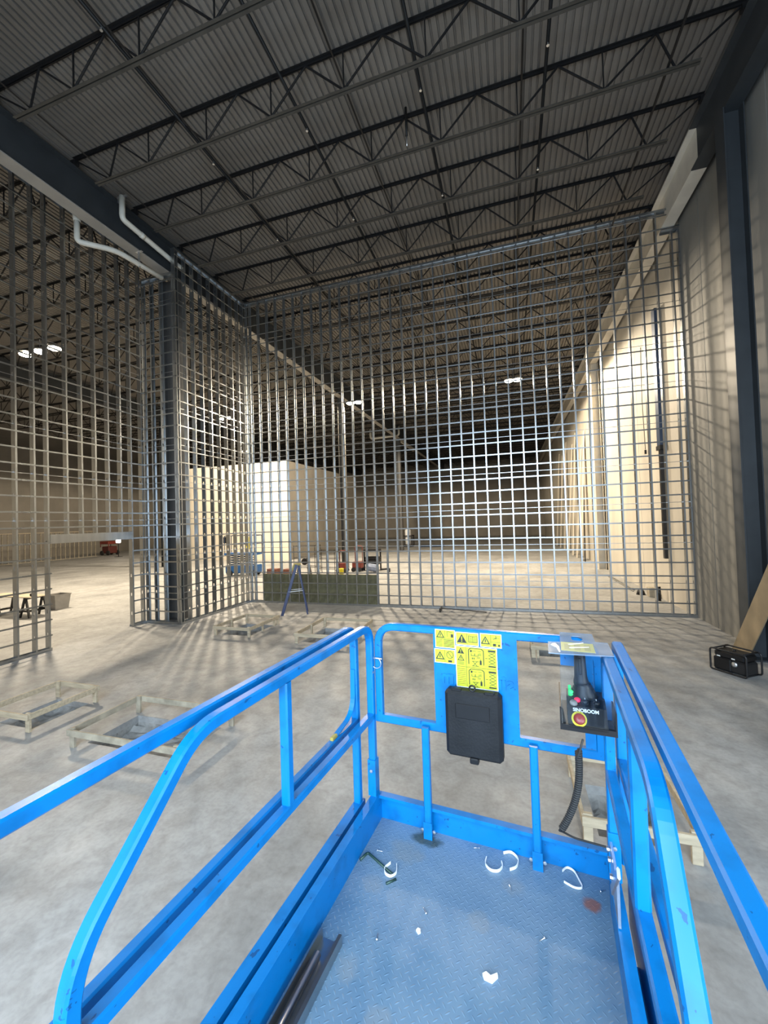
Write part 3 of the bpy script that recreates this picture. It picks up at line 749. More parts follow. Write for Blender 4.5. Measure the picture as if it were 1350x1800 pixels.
# document box on the panel
mb = MB(); mb.cbox((-0.416, 2.135, Z(0.672)), (0.292, 0.075, 0.345), b=0.018); box = part(mb, 'document_box', M['blackbox'], label='black plastic document box')
mb = MB(); mb.cbox((-0.416, 2.095, Z(0.745)), (0.175, 0.006, 0.075), b=0.003); part(mb, 'recess', M['black'], box)
mb = MB(); mb.cbox((-0.416, 2.118, Z(0.492)), (0.045, 0.04, 0.03), b=0.005); part(mb, 'clasp', M['black'], box)
for u in (-.50, -.33):
    mb = MB(); mb.cbox((u, 2.12, Z(0.846)), (0.05, 0.03, 0.016), b=0.004); part(mb, 'hinge', M['black'], box)
mb = MB(); mb.tube([(-.416+.014*math.cos(q*.42), 2.115, Z(.862)+.014*math.sin(q*.42)) for q in range(16)], .005, 6); part(mb, 'hanging_loop', M['black'], box, True)

# raised lettering, back to front as the plate is pressed from the other side
def text_mesh(body, name, mt, parent, size, matrix, depth=0.001, offset=0.0, spacing=1.0):
    cu = bpy.data.curves.new(name, 'FONT'); cu.body = body; cu.size = size; cu.extrude = depth; cu.offset = offset; cu.space_character = spacing
    cu.align_x = 'CENTER'; cu.align_y = 'CENTER'
    tmp = bpy.data.objects.new(name+'_tmp', cu); C.objects.link(tmp)
    dg = bpy.context.evaluated_depsgraph_get()
    me = bpy.data.meshes.new_from_object(tmp.evaluated_get(dg)); me.name = name
    C.objects.unlink(tmp); bpy.data.objects.remove(tmp)
    me.transform(matrix); me.materials.clear(); me.materials.append(mt)
    if matrix.determinant() < 0: me.flip_normals()
    o = bpy.data.objects.new(name, me); C.objects.link(o); o.parent = parent; return o
face = Matrix(((1,0,0,0),(0,0,-1,0),(0,1,0,0),(0,0,0,1)))     # text plane xy -> uw, facing -v
text_mesh('sinoboom', 'raised_lettering', B, panel, 0.098, Matrix.Translation((-0.405, VF-.0225, Z(0.880))) @ face @ Matrix.Diagonal((-0.92, 1, 1, 1)), 0.0045, 0.0045, 1.06)

# yellow warning labels, each its own plate with printed marks
def label(u0, u1, w0, w1, marks, name='warning_label'):
    mb = MB(); v = VF-.0275
    mb.box(u0, u1, v-.0010, v, Z(w0), Z(w1), 0); mb.box(u0+.003, u1-.003, v-.0014, v-.0010, Z(w0+.003), Z(w1-.003), 1)
    vv = v-.0014
    def rect(x0, x1, y0, y1, m=2): mb.box(u0+x0*(u1-u0), u0+x1*(u1-u0), vv-.0004, vv, Z(w0+y0*(w1-w0)), Z(w0+y1*(w1-w0)), m)
    def line(x0, y0, x1, y1, th=.0022):
        p = Vector((u0+x0*(u1-u0), vv-.0002, Z(w0+y0*(w1-w0)))); q = Vector((u0+x1*(u1-u0), vv-.0002, Z(w0+y1*(w1-w0))))
        mb.rail([p, q], (0, 1, 0), .0002, th/2, 2, 0.00005)
    def tri(cx, cy, s, fill):
        A = u1-u0; Bh = w1-w0
        k = s*A; px = u0+cx*A; pz = w0+cy*Bh
        P3 = [(px-k/2, pz-k*.40), (px+k/2, pz-k*.40), (px, pz+k*.46)]
        vs = [(x, vv-.0003, Z(z)) for x, z in P3]
        mb.add(vs, [(0, 1, 2)], 2)
        if not fill:
            c = [(px-k*.33, pz-k*.30), (px+k*.33, pz-k*.30), (px, pz+k*.27)]
            mb.add([(x, vv-.0006, Z(z)) for x, z in c], [(0, 1, 2)], 1)
            mb.box(px-k*.05, px+k*.05, vv-.0009, vv-.0006, Z(pz-k*.2), Z(pz+k*.12), 2)
        else:
            mb.box(px-k*.05, px+k*.05, vv-.0009, vv-.0006, Z(pz-k*.12), Z(pz+k*.22), 1); mb.box(px-k*.05, px+k*.05, vv-.0009, vv-.0006, Z(pz-k*.28), Z(pz-k*.19), 1)
    marks(rect, line, tri)
    o = mb.build(name, [M['stickwhite'], M['yellow'], M['ink']], panel); return o
def m_tip(rect, line, tri):
    tri(.27, .74, .42, False); line(.5, .5, .5, .97, .0015); line(.03, .5, .97, .5, .0015)
    line(.62, .62, .62, .92); line(.62, .92, .88, .86); rect(.80, .92, .6, .78)
    for k in range(6): rect(.06, .36, .43-.07*k, .445-.07*k); rect(.44, .94, .43-.07*k, .455-.07*k)
def m_book(rect, line, tri):
    tri(.27, .5, .44, True); line(.5, .05, .5, .95, .0015)
    rect(.56, .94, .26, .30); line(.57, .30, .57, .76); line(.93, .30, .93, .76); line(.75, .3, .75, .72); line(.57, .76, .75, .7); line(.75, .7, .93, .76)
    for k in range(5): line(.60, .36+.07*k, .72, .34+.07*k, .0012); line(.78, .34+.07*k, .90, .36+.07*k, .0012)
def m_elec(rect, line, tri):
    tri(.25, .5, .44, False); line(.5, .05, .5, .95, .0015); line(.5, .42, .97, .42, .0012)
    line(.62, .6, .8, .78); line(.74, .9, .74, .62); line(.58, .7, .9, .7, .0012); rect(.6, .74, .12, .3); rect(.84, .92, .12, .26)
def m_crush(rect, line, tri):
    tri(.27, .52, .44, False); line(.5, .05, .5, .95, .0015)
    for k in range(10):
        a0, a1 = 2*math.pi*k/10, 2*math.pi*(k+1)/10
        line(.75+.16*math.cos(a0), .62+.25*math.sin(a0), .75+.16*math.cos(a1), .62+.25*math.sin(a1), .0025)
    line(.65, .8, .85, .44, .0025); rect(.66, .84, .1, .24)
def m_big(rect, line, tri):
    tri(.13, .88, .17, True); tri(.13, .71, .17, False); line(.26, .02, .26, .98, .0015); line(.02, .5, .98, .5, .0015); line(.26, .5, .26, .5, .001)
    for k in range(3): rect(.05, .2, .60-.025*k, .607-.025*k)
    for k in range(9): rect(.03, .24, .44-.045*k, .447-.045*k)
    for o_ in (.5, 0.0):
        line(.32, o_+.08, .32, o_+.42, .004); line(.68, o_+.08, .68, o_+.42, .004); line(.32, o_+.42, .37, o_+.46, .004); line(.68, o_+.42, .63, o_+.46, .004); line(.37, o_+.46, .63, o_+.46, .003)
        rect(.38, .56, o_+.28, o_+.29); rect(.38, .39, o_+.29, o_+.34); rect(.55, .56, o_+.29, o_+.34); rect(.46, .475, o_+.29, o_+.34)
        line(.40, o_+.40, .50, o_+.40, .0015); line(.54, o_+.40, .62, o_+.40, .0015); rect(.36, .40, o_+.37, o_+.42); rect(.40, .42, o_+.2, o_+.24); rect(.44, .46, o_+.2, o_+.24)
        line(.42, o_+.04, .52, o_+.15); line(.52, o_+.04, .42, o_+.15); line(.40, o_+.04, .56, o_+.04); line(.40, o_+.15, .56, o_+.15)
        rect(.585, .63, o_+.08, o_+.18); rect(.60, .615, o_+.18, o_+.21); rect(.52, .6, o_+.24, o_+.25); line(.72, o_+.25, .77, o_+.25, .002)
        for k in range(4):
            z = o_+.10+.075*k; line(.80, z, .95, z+.075, .002); line(.95, z, .80, z+.075, .002)
        rect(.79, .96, o_+.41, o_+.45); rect(.79, .96, o_+.05, o_+.08)
        for k in range(3): rect(.57, .62, o_+.34-.02*k, o_+.347-.02*k)
label(-0.622, -0.511, 1.040, 1.140, m_tip)
label(-0.507, -0.384, 1.064, 1.134, m_book)
label(-0.376, -0.266, 1.064, 1.136, m_elec)
label(-0.628, -0.513, 0.957, 1.034, m_crush)
label(-0.510, -0.291, 0.840, 1.060, m_big)

# controller cradle, clear guard and top sheet
shield = None
mb = MB()
top = [(-0.036, 1.885), (-0.039, 2.05), (0.013, 2.06), (0.015, 2.232), (0.160, 2.232), (0.163, 2.10), (0.214, 2.10), (0.218, 1.915), (0.16, 1.905), (0.005, 1.885)]
def sheet(poly, hole, z0, z1, mb):
    # top sheet with a rounded slot: two rings bridged by triangles
    vs = []; fs = []
    K = len(poly)
    import bmesh
    bm = bmesh.new()
    for z in (z0, z1):
        o = [bm.verts.new((x, y, z)) for x, y in poly]; h = [bm.verts.new((x, y, z)) for x, y in hole]
        es = [bm.edges.new((o[i], o[(i+1) % len(o)])) for i in range(len(o))] + [bm.edges.new((h[i], h[(i+1) % len(h)])) for i in range(len(h))]
        bmesh.ops.triangle_fill(bm, edges=es, use_beauty=True)
    bm.verts.index_update()
    mb.add([v.co.copy() for v in bm.verts], [tuple(v.index for v in f.verts) for f in bm.faces])
    bm.free()
    for ring in (poly, hole):
        n = len(ring); mb.add([(x, y, z0) for x, y in ring] + [(x, y, z1) for x, y in ring], [(i, (i+1) % n, n+(i+1) % n, n+i) for i in range(n)])
hole = [(0.087+0.024*math.copysign(abs(math.cos(q))**.6, math.cos(q)), 2.138+0.040*math.copysign(abs(math.sin(q))**.6, math.sin(q))) for q in [2*math.pi*k/16 for k in range(16)]]
sheet(top, hole, Z(1.152), Z(1.156), mb)
shield = part(mb, 'controller_guard', M['frost'], label='scuffed clear guard over the controller')
mb = MB(); mb.box(0.010, 0.214, 1.892, 1.895, Z(0.846), Z(1.152)); part(mb, 'guard_window', M['clear'], shield)
mb = MB(); mb.box(0.007, 0.010, 1.892, 2.06, Z(0.846), Z(1.152)); part(mb, 'guard_window', M['clear'], shield)
mb = MB(); mb.box(0.016, 0.150, 1.93, 2.06, Z(1.1562), Z(1.1568)); 
for k in range(3): mb.box(0.03+.04*k, .055+.04*k, 1.95, 2.03, Z(1.1568), Z(1.1570), 1)
part(mb, 'faded_label', [mat('faded_yellow', (0.36, 0.37, 0.16), .4), mat('faded_print', (0.26, 0.27, 0.15), .4)], shield)
mb = MB(); mb.prism([(-.02, 2.02), (-.028, 2.0), (-.004, 1.965), (.006, 1.905), (.012, 1.91), (.008, 1.98), (-.008, 2.03)], Z(1.1562), Z(1.158)); part(mb, 'white_tape', M['white'], shield)
mb = MB()
mb.prism([(0.045, 2.03), (0.11, 2.07), (0.112, 2.062), (.05, 2.02)], Z(1.1562), Z(1.1575)); mb.prism([(0.05, 1.985), (0.13, 2.01), (0.131, 2.003), (.05, 1.97)], Z(1.1562), Z(1.1575)); part(mb, 'white_tape', M['white'], shield)
mb = MB(); mb.box(0.0, 0.215, 1.885, 2.16, Z(0.834), Z(0.845)); mb.box(0.0, 0.006, 1.885, 2.16, Z(0.845), Z(0.93)); mb.box(0.209, 0.215, 1.885, 2.16, Z(0.845), Z(0.93)); mb.box(0, .215, 1.884, 1.889, Z(.834), Z(.858)); part(mb, 'controller_tray', M['black'])
mb = MB(); mb.box(0.012, 0.155, 2.172, 2.176, Z(1.01), Z(1.13)); part(mb, 'controller_bracket', B)
mb = MB(); mb.box(0.11, 0.156, 2.174, 2.178, Z(0.62), Z(1.02)); part(mb, 'controller_bracket', B)
# chassis and scissors below the deck
mb = MB(); mb.cbox((-0.42, 0.1, 0.38), (0.86, 2.5, 0.42), b=0.03); part(mb, 'chassis', B)
for s in (-1, 1):
    for v in (-0.75, 0.95):
        mb = MB(); mb.lathe([(0.0, -.06), (0.17, -.06), (0.19, -.04), (0.19, .04), (0.17, .06), (0, .06)], Matrix.Translation((-0.42+s*0.46, v, 0.19)) @ Matrix.Rotation(R(90), 4, 'Y'), 20); part(mb, 'wheel', M['rubber'])
for lev in range(3):
    for s in (-1, 1):
        z0, z1 = 0.62+0.20*lev, 0.62+0.20*(lev+1)
        mb = MB(); mb.rail([(-0.42+s*0.25, -1.0, z0), (-0.42+s*0.25, 1.0, z1)], (1, 0, 0), .02, .03); part(mb, 'scissor_arm', B)
        mb = MB(); mb.rail([(-0.42+s*0.20, 1.0, z0), (-0.42+s*0.20, -1.0, z1)], (1, 0, 0), .02, .03); part(mb, 'scissor_arm', B)

# ---- the hand controller, a thing of its own in the cradle
def lp(u, v, w):
    c, s = math.cos(-YAW), math.sin(-YAW); return (u*c - v*s, u*s + v*c, ZP+w)
ctl = thing('hand_controller', lp(0.107, 1.995, 0.80), 'black joystick controller in the clear guard at the front right of the lift', 'controller', None, -YAW)
def cp(mb, name, mt, parent=None, smooth=False): return mb.build(name, mt, parent or ctl, smooth)
mb = MB()      # housing: sloped front face, side profile in (v, w)
prof = [(-0.105, 0.046), (0.085, 0.046), (0.085, 0.135), (0.0, 0.135), (-0.055, 0.118), (-0.105, 0.055)]
Tm = Matrix(((0,0,1,0),(1,0,0,0),(0,1,0,0),(0,0,0,1)))
mb.prism(prof, -0.076, 0.076, Tm); hs = cp(mb, 'housing', M['black'])
mb = MB(); mb.cbox((0, -.106, 0.052), (0.156, 0.010, 0.012), b=.003); cp(mb, 'bumper', M['black'], hs)
sl = math.atan2(0.118-0.055, 0.05)      # slope of the front face
nrm = Vector((0, -math.sin(sl), math.cos(sl)))
FM = Matrix.Translation((0, -0.080, 0.0865)) @ Matrix.Rotation(sl, 4, 'X')       # local xy on the face, z outwards
text_mesh('SINOBOOM', 'lettering', M['white'], hs, 0.019, FM @ Matrix.Translation((-.004, 0.024, 0.0006)), 0.0004, 0.0006)
mb = MB(); mb.lathe([(0.0, 0.0), (0.030, 0.0), (0.030, 0.004), (0.0, 0.004)], FM @ Matrix.Translation((-.032, -0.012, 0.0)), 24); sb = cp(mb, 'stop_ring', M['ringyellow'])
text_mesh('STOP', 'lettering', M['ink'], sb, 0.0085, FM @ Matrix.Translation((-.032, 0.0105, 0.0044)), 0.0002)
mb = MB(); mb.lathe([(0.012, 0.004), (0.012, 0.016), (0.021, 0.018), (0.0225, 0.024), (0.020, 0.033), (0.008, 0.036), (0.0, 0.036)], FM @ Matrix.Translation((-.032, -0.017, 0.0)), 24); cp(mb, 'stop_button', M['red'], None, True)
TM_ = Matrix.Translation((0, -0.028, 0.128)) @ Matrix.Rotation(R(16), 4, 'X')
mb = MB(); mb.lathe([(0.016, 0), (0.016, 0.006), (0.012, 0.012), (0.0, 0.013)], TM_ @ Matrix.Translation((-.050, -0.018, 0)), 16); cp(mb, 'grey_button', M['grey_bin'], None, True)
mb = MB(); mb.lathe([(0.013, 0), (0.013, 0.007), (0.009, 0.011), (0.0, 0.012)], TM_ @ Matrix.Translation((-.034, 0.004, 0)), 16); cp(mb, 'red_switch', emit('red_switch_glow', (0.8, 0.02, 0.08), 0.6), None, True)
mb = MB(); mb.lathe([(0.011, 0), (0.011, 0.018), (0.007, 0.022), (0.0, 0.023)], Matrix.Translation((-.058, 0.012, 0.135)), 16); cp(mb, 'green_indicator', M['green'], None, True)
mb = MB(); mb.lathe([(0.006, 0), (0.006, 0.03), (0.0, 0.034)], Matrix.Translation((-.062, 0.045, 0.135)), 10); cp(mb, 'green_indicator', M['green'], None, True)
for u in (-.004, .040):
    mb = MB(); mb.lathe([(0.014, 0), (0.012, 0.014), (0.0, 0.015)], TM_ @ Matrix.Translation((u, -0.006, 0)), 14); kb = cp(mb, 'knob', M['black'], None, True)
    mb = MB(); mb.cbox((0, 0, 0), (0.0025, 0.012, 0.001), M=None); mb2 = MB(); mb2.box(u-.0015, u+.0015, -0.002, 0.008, 0.015, 0.0158, 0, TM_); cp(mb2, 'pointer', M['white'], kb)
# bellows and joystick
bel = []
for k in range(11):
    f = k/10; r = 0.060*(1-f)+0.032*f; bel.append((r*(1.0 if k % 2 == 0 else 0.86), 0.135+0.055*f))
mb = MB(); mb.lathe([(0, 0.135)]+bel+[(0, .19)], Matrix.Translation((-0.006, 0.032, 0)), 24); cp(mb, 'bellows', M['black'], None, True)
mb = MB(); mb.lathe([(0, .185), (0.032, 0.185), (0.031, 0.20), (0.027, 0.215), (0.025, 0.26), (0.0235, 0.312), (0.024, 0.326), (0.018, 0.334), (0, 0.336)], Matrix.Translation((-0.010, 0.032, 0)) @ Matrix.Rotation(R(-1), 4, 'Y'), 20); js = cp(mb, 'joystick', M['black'], None, True)
mb = MB(); mb.cbox((-.016, 0.008, 0.27), (0.012, 0.012, 0.075), b=0.003); cp(mb, 'trigger', M['black'], js)
# coiled cable
pts = [(-.02, -0.06, -0.02), (-.036, -0.06, -0.08), (-.05, -.045, -.118)]
o_ = [(-.035, .055, -.13), (-.035, .055, -.21), (-.04, .055, -.288), (-.06, .055, -.375), (-.092, .055, -.455), (-.118, .055, -.505)]
path = fillet([Vector(p) for p in o_], 0.05, 8)
mb = MB(); turns = 38; N = turns*10; hel = []
L_ = [0]
for p, q in zip(path[:-1], path[1:]): L_.append(L_[-1]+(q-p).length)
for k in range(N+1):
    s = L_[-1]*k/N; i = max(0, min(len(path)-2, sum(1 for x in L_ if x <= s)-1)); f = (s-L_[i])/max(1e-6, L_[i+1]-L_[i]); p = path[i].lerp(path[i+1], f)
    t_ = (path[i+1]-path[i]).normalized(); a1 = Vector((0, 1, 0)); b1 = t_.cross(a1); q = 2*math.pi*k/10
    hel.append(p + a1*(0.0125*math.cos(q)) + b1*(0.0125*math.sin(q)))
mb.tube(fillet(pts, .03, 4) + hel + fillet([Vector((-.13, .075, -.53)), Vector((-.112, .125, -.568)), Vector((-.065, .135, -.592)), Vector((.0, .140, -.597)), Vector((.078, .14, -.60))],   .03, 4), 0.0045, 6)
cp(mb, 'coiled_cable', M['rubber'], None, True)

# ------------------------------------------------------------------ scraps lying on the deck
def deckthing(name, u, v, label, cat, group=None, rz=0.0): return thing(name, lp(u, v, 0.0), label, cat, group, -YAW+rz)
def strap(u, v, pts, label, h=0.014, thick=.0015):
    mb = MB(); P = fillet([(x-u, y-v, 0.002) for x, y in pts], 0.04, 5)
    mb.sweep(P, [(0.0, -thick), (h, -thick), (h, thick), (0.0, thick)], (0, 0, 1))
    o = mb.build('strap_scrap', M['white']); o.location = lp(u, v, 0.0); o.rotation_euler = (0, 0, -YAW); tag(o, label, 'plastic strip', 'strap scraps on the lift deck')
strap(-.335, 2.08, [(-.374, 2.117), (-.378, 2.075), (-.345, 2.045), (-.305, 2.055), (-.290, 2.094), (-.301, 2.117)], 'curled white strap scrap, left one of the pair by the front posts')
strap(-.25, 2.14, [(-.297, 2.176), (-.262, 2.20), (-.218, 2.165), (-.226, 2.11), (-.257, 2.085)], 'curled white strap scrap, right one of the pair by the front posts')
strap(.03, 2.15, [(-.017, 2.169), (.003, 2.202), (.035, 2.191), (.071, 2.102), (.035, 2.089), (-.012, 2.108)], 'bent grey white strap scrap near the right toe board', 0.010)
strap(-.805, 1.875, [(-.823, 1.915), (-.842, 1.875), (-.825, 1.845), (-.790, 1.84), (-.772, 1.872), (-.790, 1.915)], 'small white strap ring round the dark rod on the deck')
mb = MB(); mb.tube(fillet([(-.977+.87, 1.88-1.9, .007), (-.96+.87, 1.935-1.9, .007), (-.785+.87, 1.855-1.9, .007)], .015, 4), .006, 8); mb.tube([(-.80+.87, 1.80-1.9, .007), (-.765+.87, 1.84-1.9, .007)], .006, 8)
o = mb.build('bent_rod', M['rod'], None, True); o.location = lp(-.87, 1.9, 0); o.rotation_euler = (0, 0, -YAW); tag(o, 'dark green bent rod lying on the deck through the white ring', 'rod')
mb = MB(); mb.prism([(-.03, .0), (-.018, .012), (0, .004), (.022, .022), (.026, .012), (.008, -.014), (-.022, -.012)], 0.0005, .012); o = mb.build('paper_scrap', M['white']); o.location = lp(-.28, 1.575, 0); o.rotation_euler = (0, 0, -YAW); tag(o, 'torn white scrap in the middle of the lift deck', 'scrap')
mb = MB(); mb.prism([(-.01, .0), (-.004, .011), (.008, .008), (.011, -.004), (.002, -.012)], 0.0005, .008); o = mb.build('paper_scrap', M['white']); o.location = lp(-.589, 1.645, 0); tag(o, 'tiny white crumb left of the middle of the lift deck', 'scrap')
s0 = None
for i, (u, v, lab) in enumerate([(-.908, 1.967, 'beside the bent rod'), (-.742, 1.559, 'near the steel offcut'), (-.430, 2.165, 'between the front posts'), (-.246, 1.99, 'below the curled straps'), (.150, 2.12, 'near the rust patch'), (-.586, 1.737, 'left of the middle of the deck'), (-.101, 1.794, 'right of the middle of the deck')]):
    if s0 is None:
        mb = MB(); mb.lathe([(0, 0), (0.0055, 0.0), (0.0055, 0.003), (0.0022, 0.004), (0.0022, 0.026), (0, 0.031)], Matrix.Translation((-.012, 0, .0056)) @ Matrix.Rotation(R(90), 4, 'Y'), 8); s0 = mb.build('screw', M['zinc'], None, True); o = s0
    else: o = s0.copy(); C.objects.link(o)
    o.location = lp(u, v, 0.0); o.rotation_euler = (0, 0, i*1.7); tag(o, 'loose screw on the lift deck, ' + lab, 'screw', 'loose screws on the lift deck')
# stud offcut lying against the left toe board, and a second piece inside it
t = deckthing('stud_offcut', -0.905, 1.0, 'galvanised stud offcut lying along the left toe board', 'steel offcut')
mb = MB(); mb.box(-.055, .040, -.55, .48, .0, .003); mb.box(-.055, -.052, -.55, .48, .003, .045); mb.box(.037, .040, -.55, .48, .003, .045); mb.build('channel', M['galv'], t)
mb = MB(); mb.box(.026, .037, -.55, .48, .042, .045); mb.build('lip', M['galv'], t)
t = deckthing('stud_offcut', -0.925, 0.95, 'second narrow steel offcut nested in the stud offcut', 'steel offcut', None, R(1.0))
mb = MB(); mb.tube([(0, -.45, .021), (0, .45, .021)], .016, 10); mb.build('channel', M['galv_bar'], t, True)

# ------------------------------------------------------------------ things on the hall floor
# step ladder
t = thing('step_ladder', (-7.29, 12.58, 0), 'blue step ladder standing open in front of the insulation batts', 'ladder', None, R(27))
def leg(p, q, mt, name, w=.035, d=.018):
    mb = MB(); mb.rail([p, q], (0, 1, 0), d, w, 0, .004); return mb.build(name, mt, t)
for s in (-1, 1):
    leg((-.44+0, s*.24, 0), (0.08, s*.14, 1.72), M['ladderblue'], 'front_leg', .048, .022)
    leg((.42, s*.22, 0), (0.14, s*.13, 1.66), M['ladderblue'], 'rear_leg', .024, .014)
    mb = MB(); mb.rail([(-.20, s*.21, .80), (.28, s*.19, .82)], (0, 1, 0), .006, .012); mb.build('spreader', M['alu'], t)
for k in range(5):
    f = (k+1)/6; x = -.44+.52*f; y = .24-.10*f
    mb = MB(); mb.cbox((x, 0, 1.72*f), (.08, 2*y, .025)); mb.build('step', M['alu'], t)
mb = MB(); mb.cbox((.10, 0, 1.72), (.24, .32, .06), b=.012); mb.build('top_cap', M['ladderyellow'], t)
mb = MB(); mb.cbox((-.02, 0, 1.60), (.10, .30, .18), M=Matrix.Rotation(R(17), 4, 'Y'), b=.01); mb.build('top_step', M['ladderyellow'], t)

# push broom on the floor by the wall track
t = thing('push_broom', (-2.36, 13.72, 0), 'black push broom with its handle lying along the foot of the tall wall', 'broom')
mb = MB(); mb.cbox((0, 0, .10), (.05, .36, .06), M=Matrix.Rotation(R(12), 4, 'Y'), b=.01); mb.build('head', M['black'], t)
mb = MB(); mb.cbox((.0, 0, .045), (.035, .34, .08)); mb.build('bristles', M['black'], t)
mb = MB(); mb.tube([(0.02, 0, .11), (1.52, .06, .016)], .014, 8); mb.build('handle', M['black'], t, True)

# generator
gx, gy = 3.72, 9.64; ang = math.atan2(9.13-9.64, 4.08-3.72)
t = thing('generator', (3.72, 9.64, 0), 'black portable generator in a tube frame, on the floor by the leaning board', 'generator', None, ang)
GL, GD, GH = 0.625, 0.42, 0.43
r = .017
mb = MB()
for y in (0.0, GD):
    P = fillet([(0.06, y, r), (GL, y, r), (GL, y, GH), (0, y, GH), (0, y, r), (.08, y, r)], [0, .06, .06, .06, .06, 0], 5); mb.tube(P, r, 8)
for x, z in ((0.06, GH), (GL-.06, GH), (0.06, r), (GL-.06, r)): mb.tube([(x, 0, z), (x, GD, z)], r, 8)
mb.tube([(0.31, 0, r), (.31, GD, r)], r, 8); mb.build('frame', M['blackmetal'], t, True)
mb = MB(); mb.cbox((.31, .21, .335), (.55, .36, .15), b=.04); mb.build('fuel_tank', M['black'], t)
mb = MB(); mb.cbox((.18, .20, .15), (.31, .33, .24), b=.02); mb.build('alternator', M['black'], t)
mb = MB(); mb.cbox((.46, .21, .15), (.28, .34, .24), b=.03); e_ = mb.build('engine', M['blackmetal'], t)
mb = MB(); mb.lathe([(.0, 0), (.055, 0), (.05, .02), (.02, .03), (0, .03)], Matrix.Translation((.40, .045, .20)) @ Matrix.Rotation(R(90), 4, 'X'), 16); mb.build('recoil_cover', M['zinc'], e_, True)
for x, z in ((.13, .295), (.385, .30)):
    mb = MB(); mb.box(x-.03, x+.03, .030, .036, z-.01, z+.012); mb.build('sticker', M['stickwhite'], t)
mb = MB(); mb.lathe([(0, 0), (.03, 0), (.03, .03), (0, .03)], Matrix.Translation((.3, .21, .40)), 12); mb.build('fuel_cap', M['black'], t, True)

# plywood strip leaning on the right column
t = thing('plywood_board', (4.663, 11.03, 0.0), 'long plywood board leaning at an angle beside the right column', 'board')
mb = MB(); Lb = 4.2; dv = Vector((0, -math.cos(R(54)), math.sin(R(54)))); nv = Vector((0, -math.sin(R(54)), -math.cos(R(54))))
p0 = Vector((0, 0.0, 0.0)); wd = 0.52
q = [p0, p0+nv*0+dv*Lb, p0+dv*Lb+Vector((0, -wd*math.sin(R(54)), -wd*math.cos(R(54)))), p0+Vector((0, -wd*math.sin(R(54)), -wd*math.cos(R(54))))]
# square bottom corner clipped by the floor
q[3] = p0 + Vector((0, -wd/math.sin(R(54)), 0))
mb.add([v+Vector((x, 0, 0)) for x in (0, .019) for v in q], [(0,1,2,3),(7,6,5,4),(0,4,5,1),(1,5,6,2),(2,6,7,3),(3,7,4,0)])
o = mb.build('sheet', M['ply'], t)

# sawhorse table and bin behind the left wall
def sawhorse(x, y, rz, lab):
    t = thing('sawhorse', (x, y, 0), lab, 'sawhorse', 'sawhorses under the work table', rz)
    mb = MB(); mb.cbox((0, 0, .70), (.07, .68, .07), b=.01); mb.build('beam', M['black'], t)
    for sy in (-1, 1):
        for sx in (-1, 1):
            mb = MB(); mb.rail([(sx*.03, sy*.29, .70), (sx*.25, sy*.31, 0)], (0, 1, 0), .03, .035, 0, .006); mb.build('leg', M['black'], t)
        mb = MB(); mb.cbox((0, sy*.30, .26), (.34, .03, .05)); mb.build('brace', M['black'], t)
    mb = MB(); mb.cbox((0, 0, .22), (.30, .58, .03)); mb.build('tray', M['black'], t)
sawhorse(-17.1, 10.5, 0.0, 'dark sawhorse at the right end of the work table')
sawhorse(-18.7, 10.5, 0.0, 'dark sawhorse at the left end of the work table')
mb = MB(); mb.cbox((0, 0, .75), (2.5, .66, .03)); o = mb.build('table_board', M['wood']); o.location = (-18.0, 10.5, 0); tag(o, 'plywood sheet laid over the two sawhorses', 'board')
mb = MB(); mb.cbox((0, 0, .05), (.12, .10, .10), b=.02); mb.tube([(.04, 0, .08), (.16, 0, .06)], .03, 8); o = mb.build('power_tool', M['black']); o.location = (-17.05, 10.4, .766); tag(o, 'small black tool on the right end of the work table', 'tool')
t = thing('rubbish_bin', (-17.75, 11.75, 0), 'grey open rubbish bin beside the work table', 'bin')
mb = MB(); mb.box(-.24, .24, -.24, .24, 0, .02)
for sgn in (-1, 1):
    mb.add([(sgn*.25, -.25, 0), (sgn*.25, .25, 0), (sgn*.31, .31, .58), (sgn*.31, -.31, .58), (sgn*.24, -.24, 0), (sgn*.24, .24, 0), (sgn*.30, .30, .58), (sgn*.30, -.30, .58)], [(0,1,2,3),(7,6,5,4),(3,2,6,7),(0,3,7,4),(1,5,6,2)])
    mb.add([(-.25, sgn*.25, 0), (.25, sgn*.25, 0), (.31, sgn*.31, .58), (-.31, sgn*.31, .58), (-.24, sgn*.24, 0), (.24, sgn*.24, 0), (.30, sgn*.30, .58), (-.30, sgn*.30, .58)], [(0,1,2,3),(7,6,5,4),(3,2,6,7),(0,3,7,4),(1,5,6,2)])
mb.build('body', M['grey_bin'], t)
mb = MB(); mb.rail([(-.32, -.32, .57), (.32, -.32, .57), (.32, .32, .57), (-.32, .32, .57)], (0, 0, 1), .015, .012, 0, .003, True); mb.build('rim', M['grey_bin'], t)

# far left: timber stud partition and red machine
t = thing('timber_partition', (-47.6, 24.0, 0), 'low timber framed partition far behind the left stud wall', 'wall frame')
mb = MB(); mb.box(-.05, .05, 0, 12.0, 0, .05); mb.build('bottom_plate', M['dirtywood'], t)
mb = MB(); mb.box(-.05, .05, 0, 12.0, 3.0, 3.05); mb.build('top_plate', M['wood'], t)
st = None
for k in range(25):
    if st is None:
        mb = MB(); mb.box(-.05, .05, 0, .05, .05, 3.0); st = mb.build('stud', M['dirtywood'], t); o = st
    else: o = st.copy(); C.objects.link(o); o.parent = t
    o.location = (0, .49*k, 0)
fk = t = thing('forklift', (-47.6, 37.6, 0), 'dark red machine on wheels far away through the door opening', 'machine')
mb = MB(); mb.cbox((0, 0, .9), (1.6, 1.6, 1.2), b=.1); mb.build('body', mat('dark_red_paint', (.09, .02, .015), .6), t)
mb = MB(); mb.cbox((0, 0, 2.15), (2.0, 2.0, .5), b=.06); mb.build('basket', M['redpaint'], t)
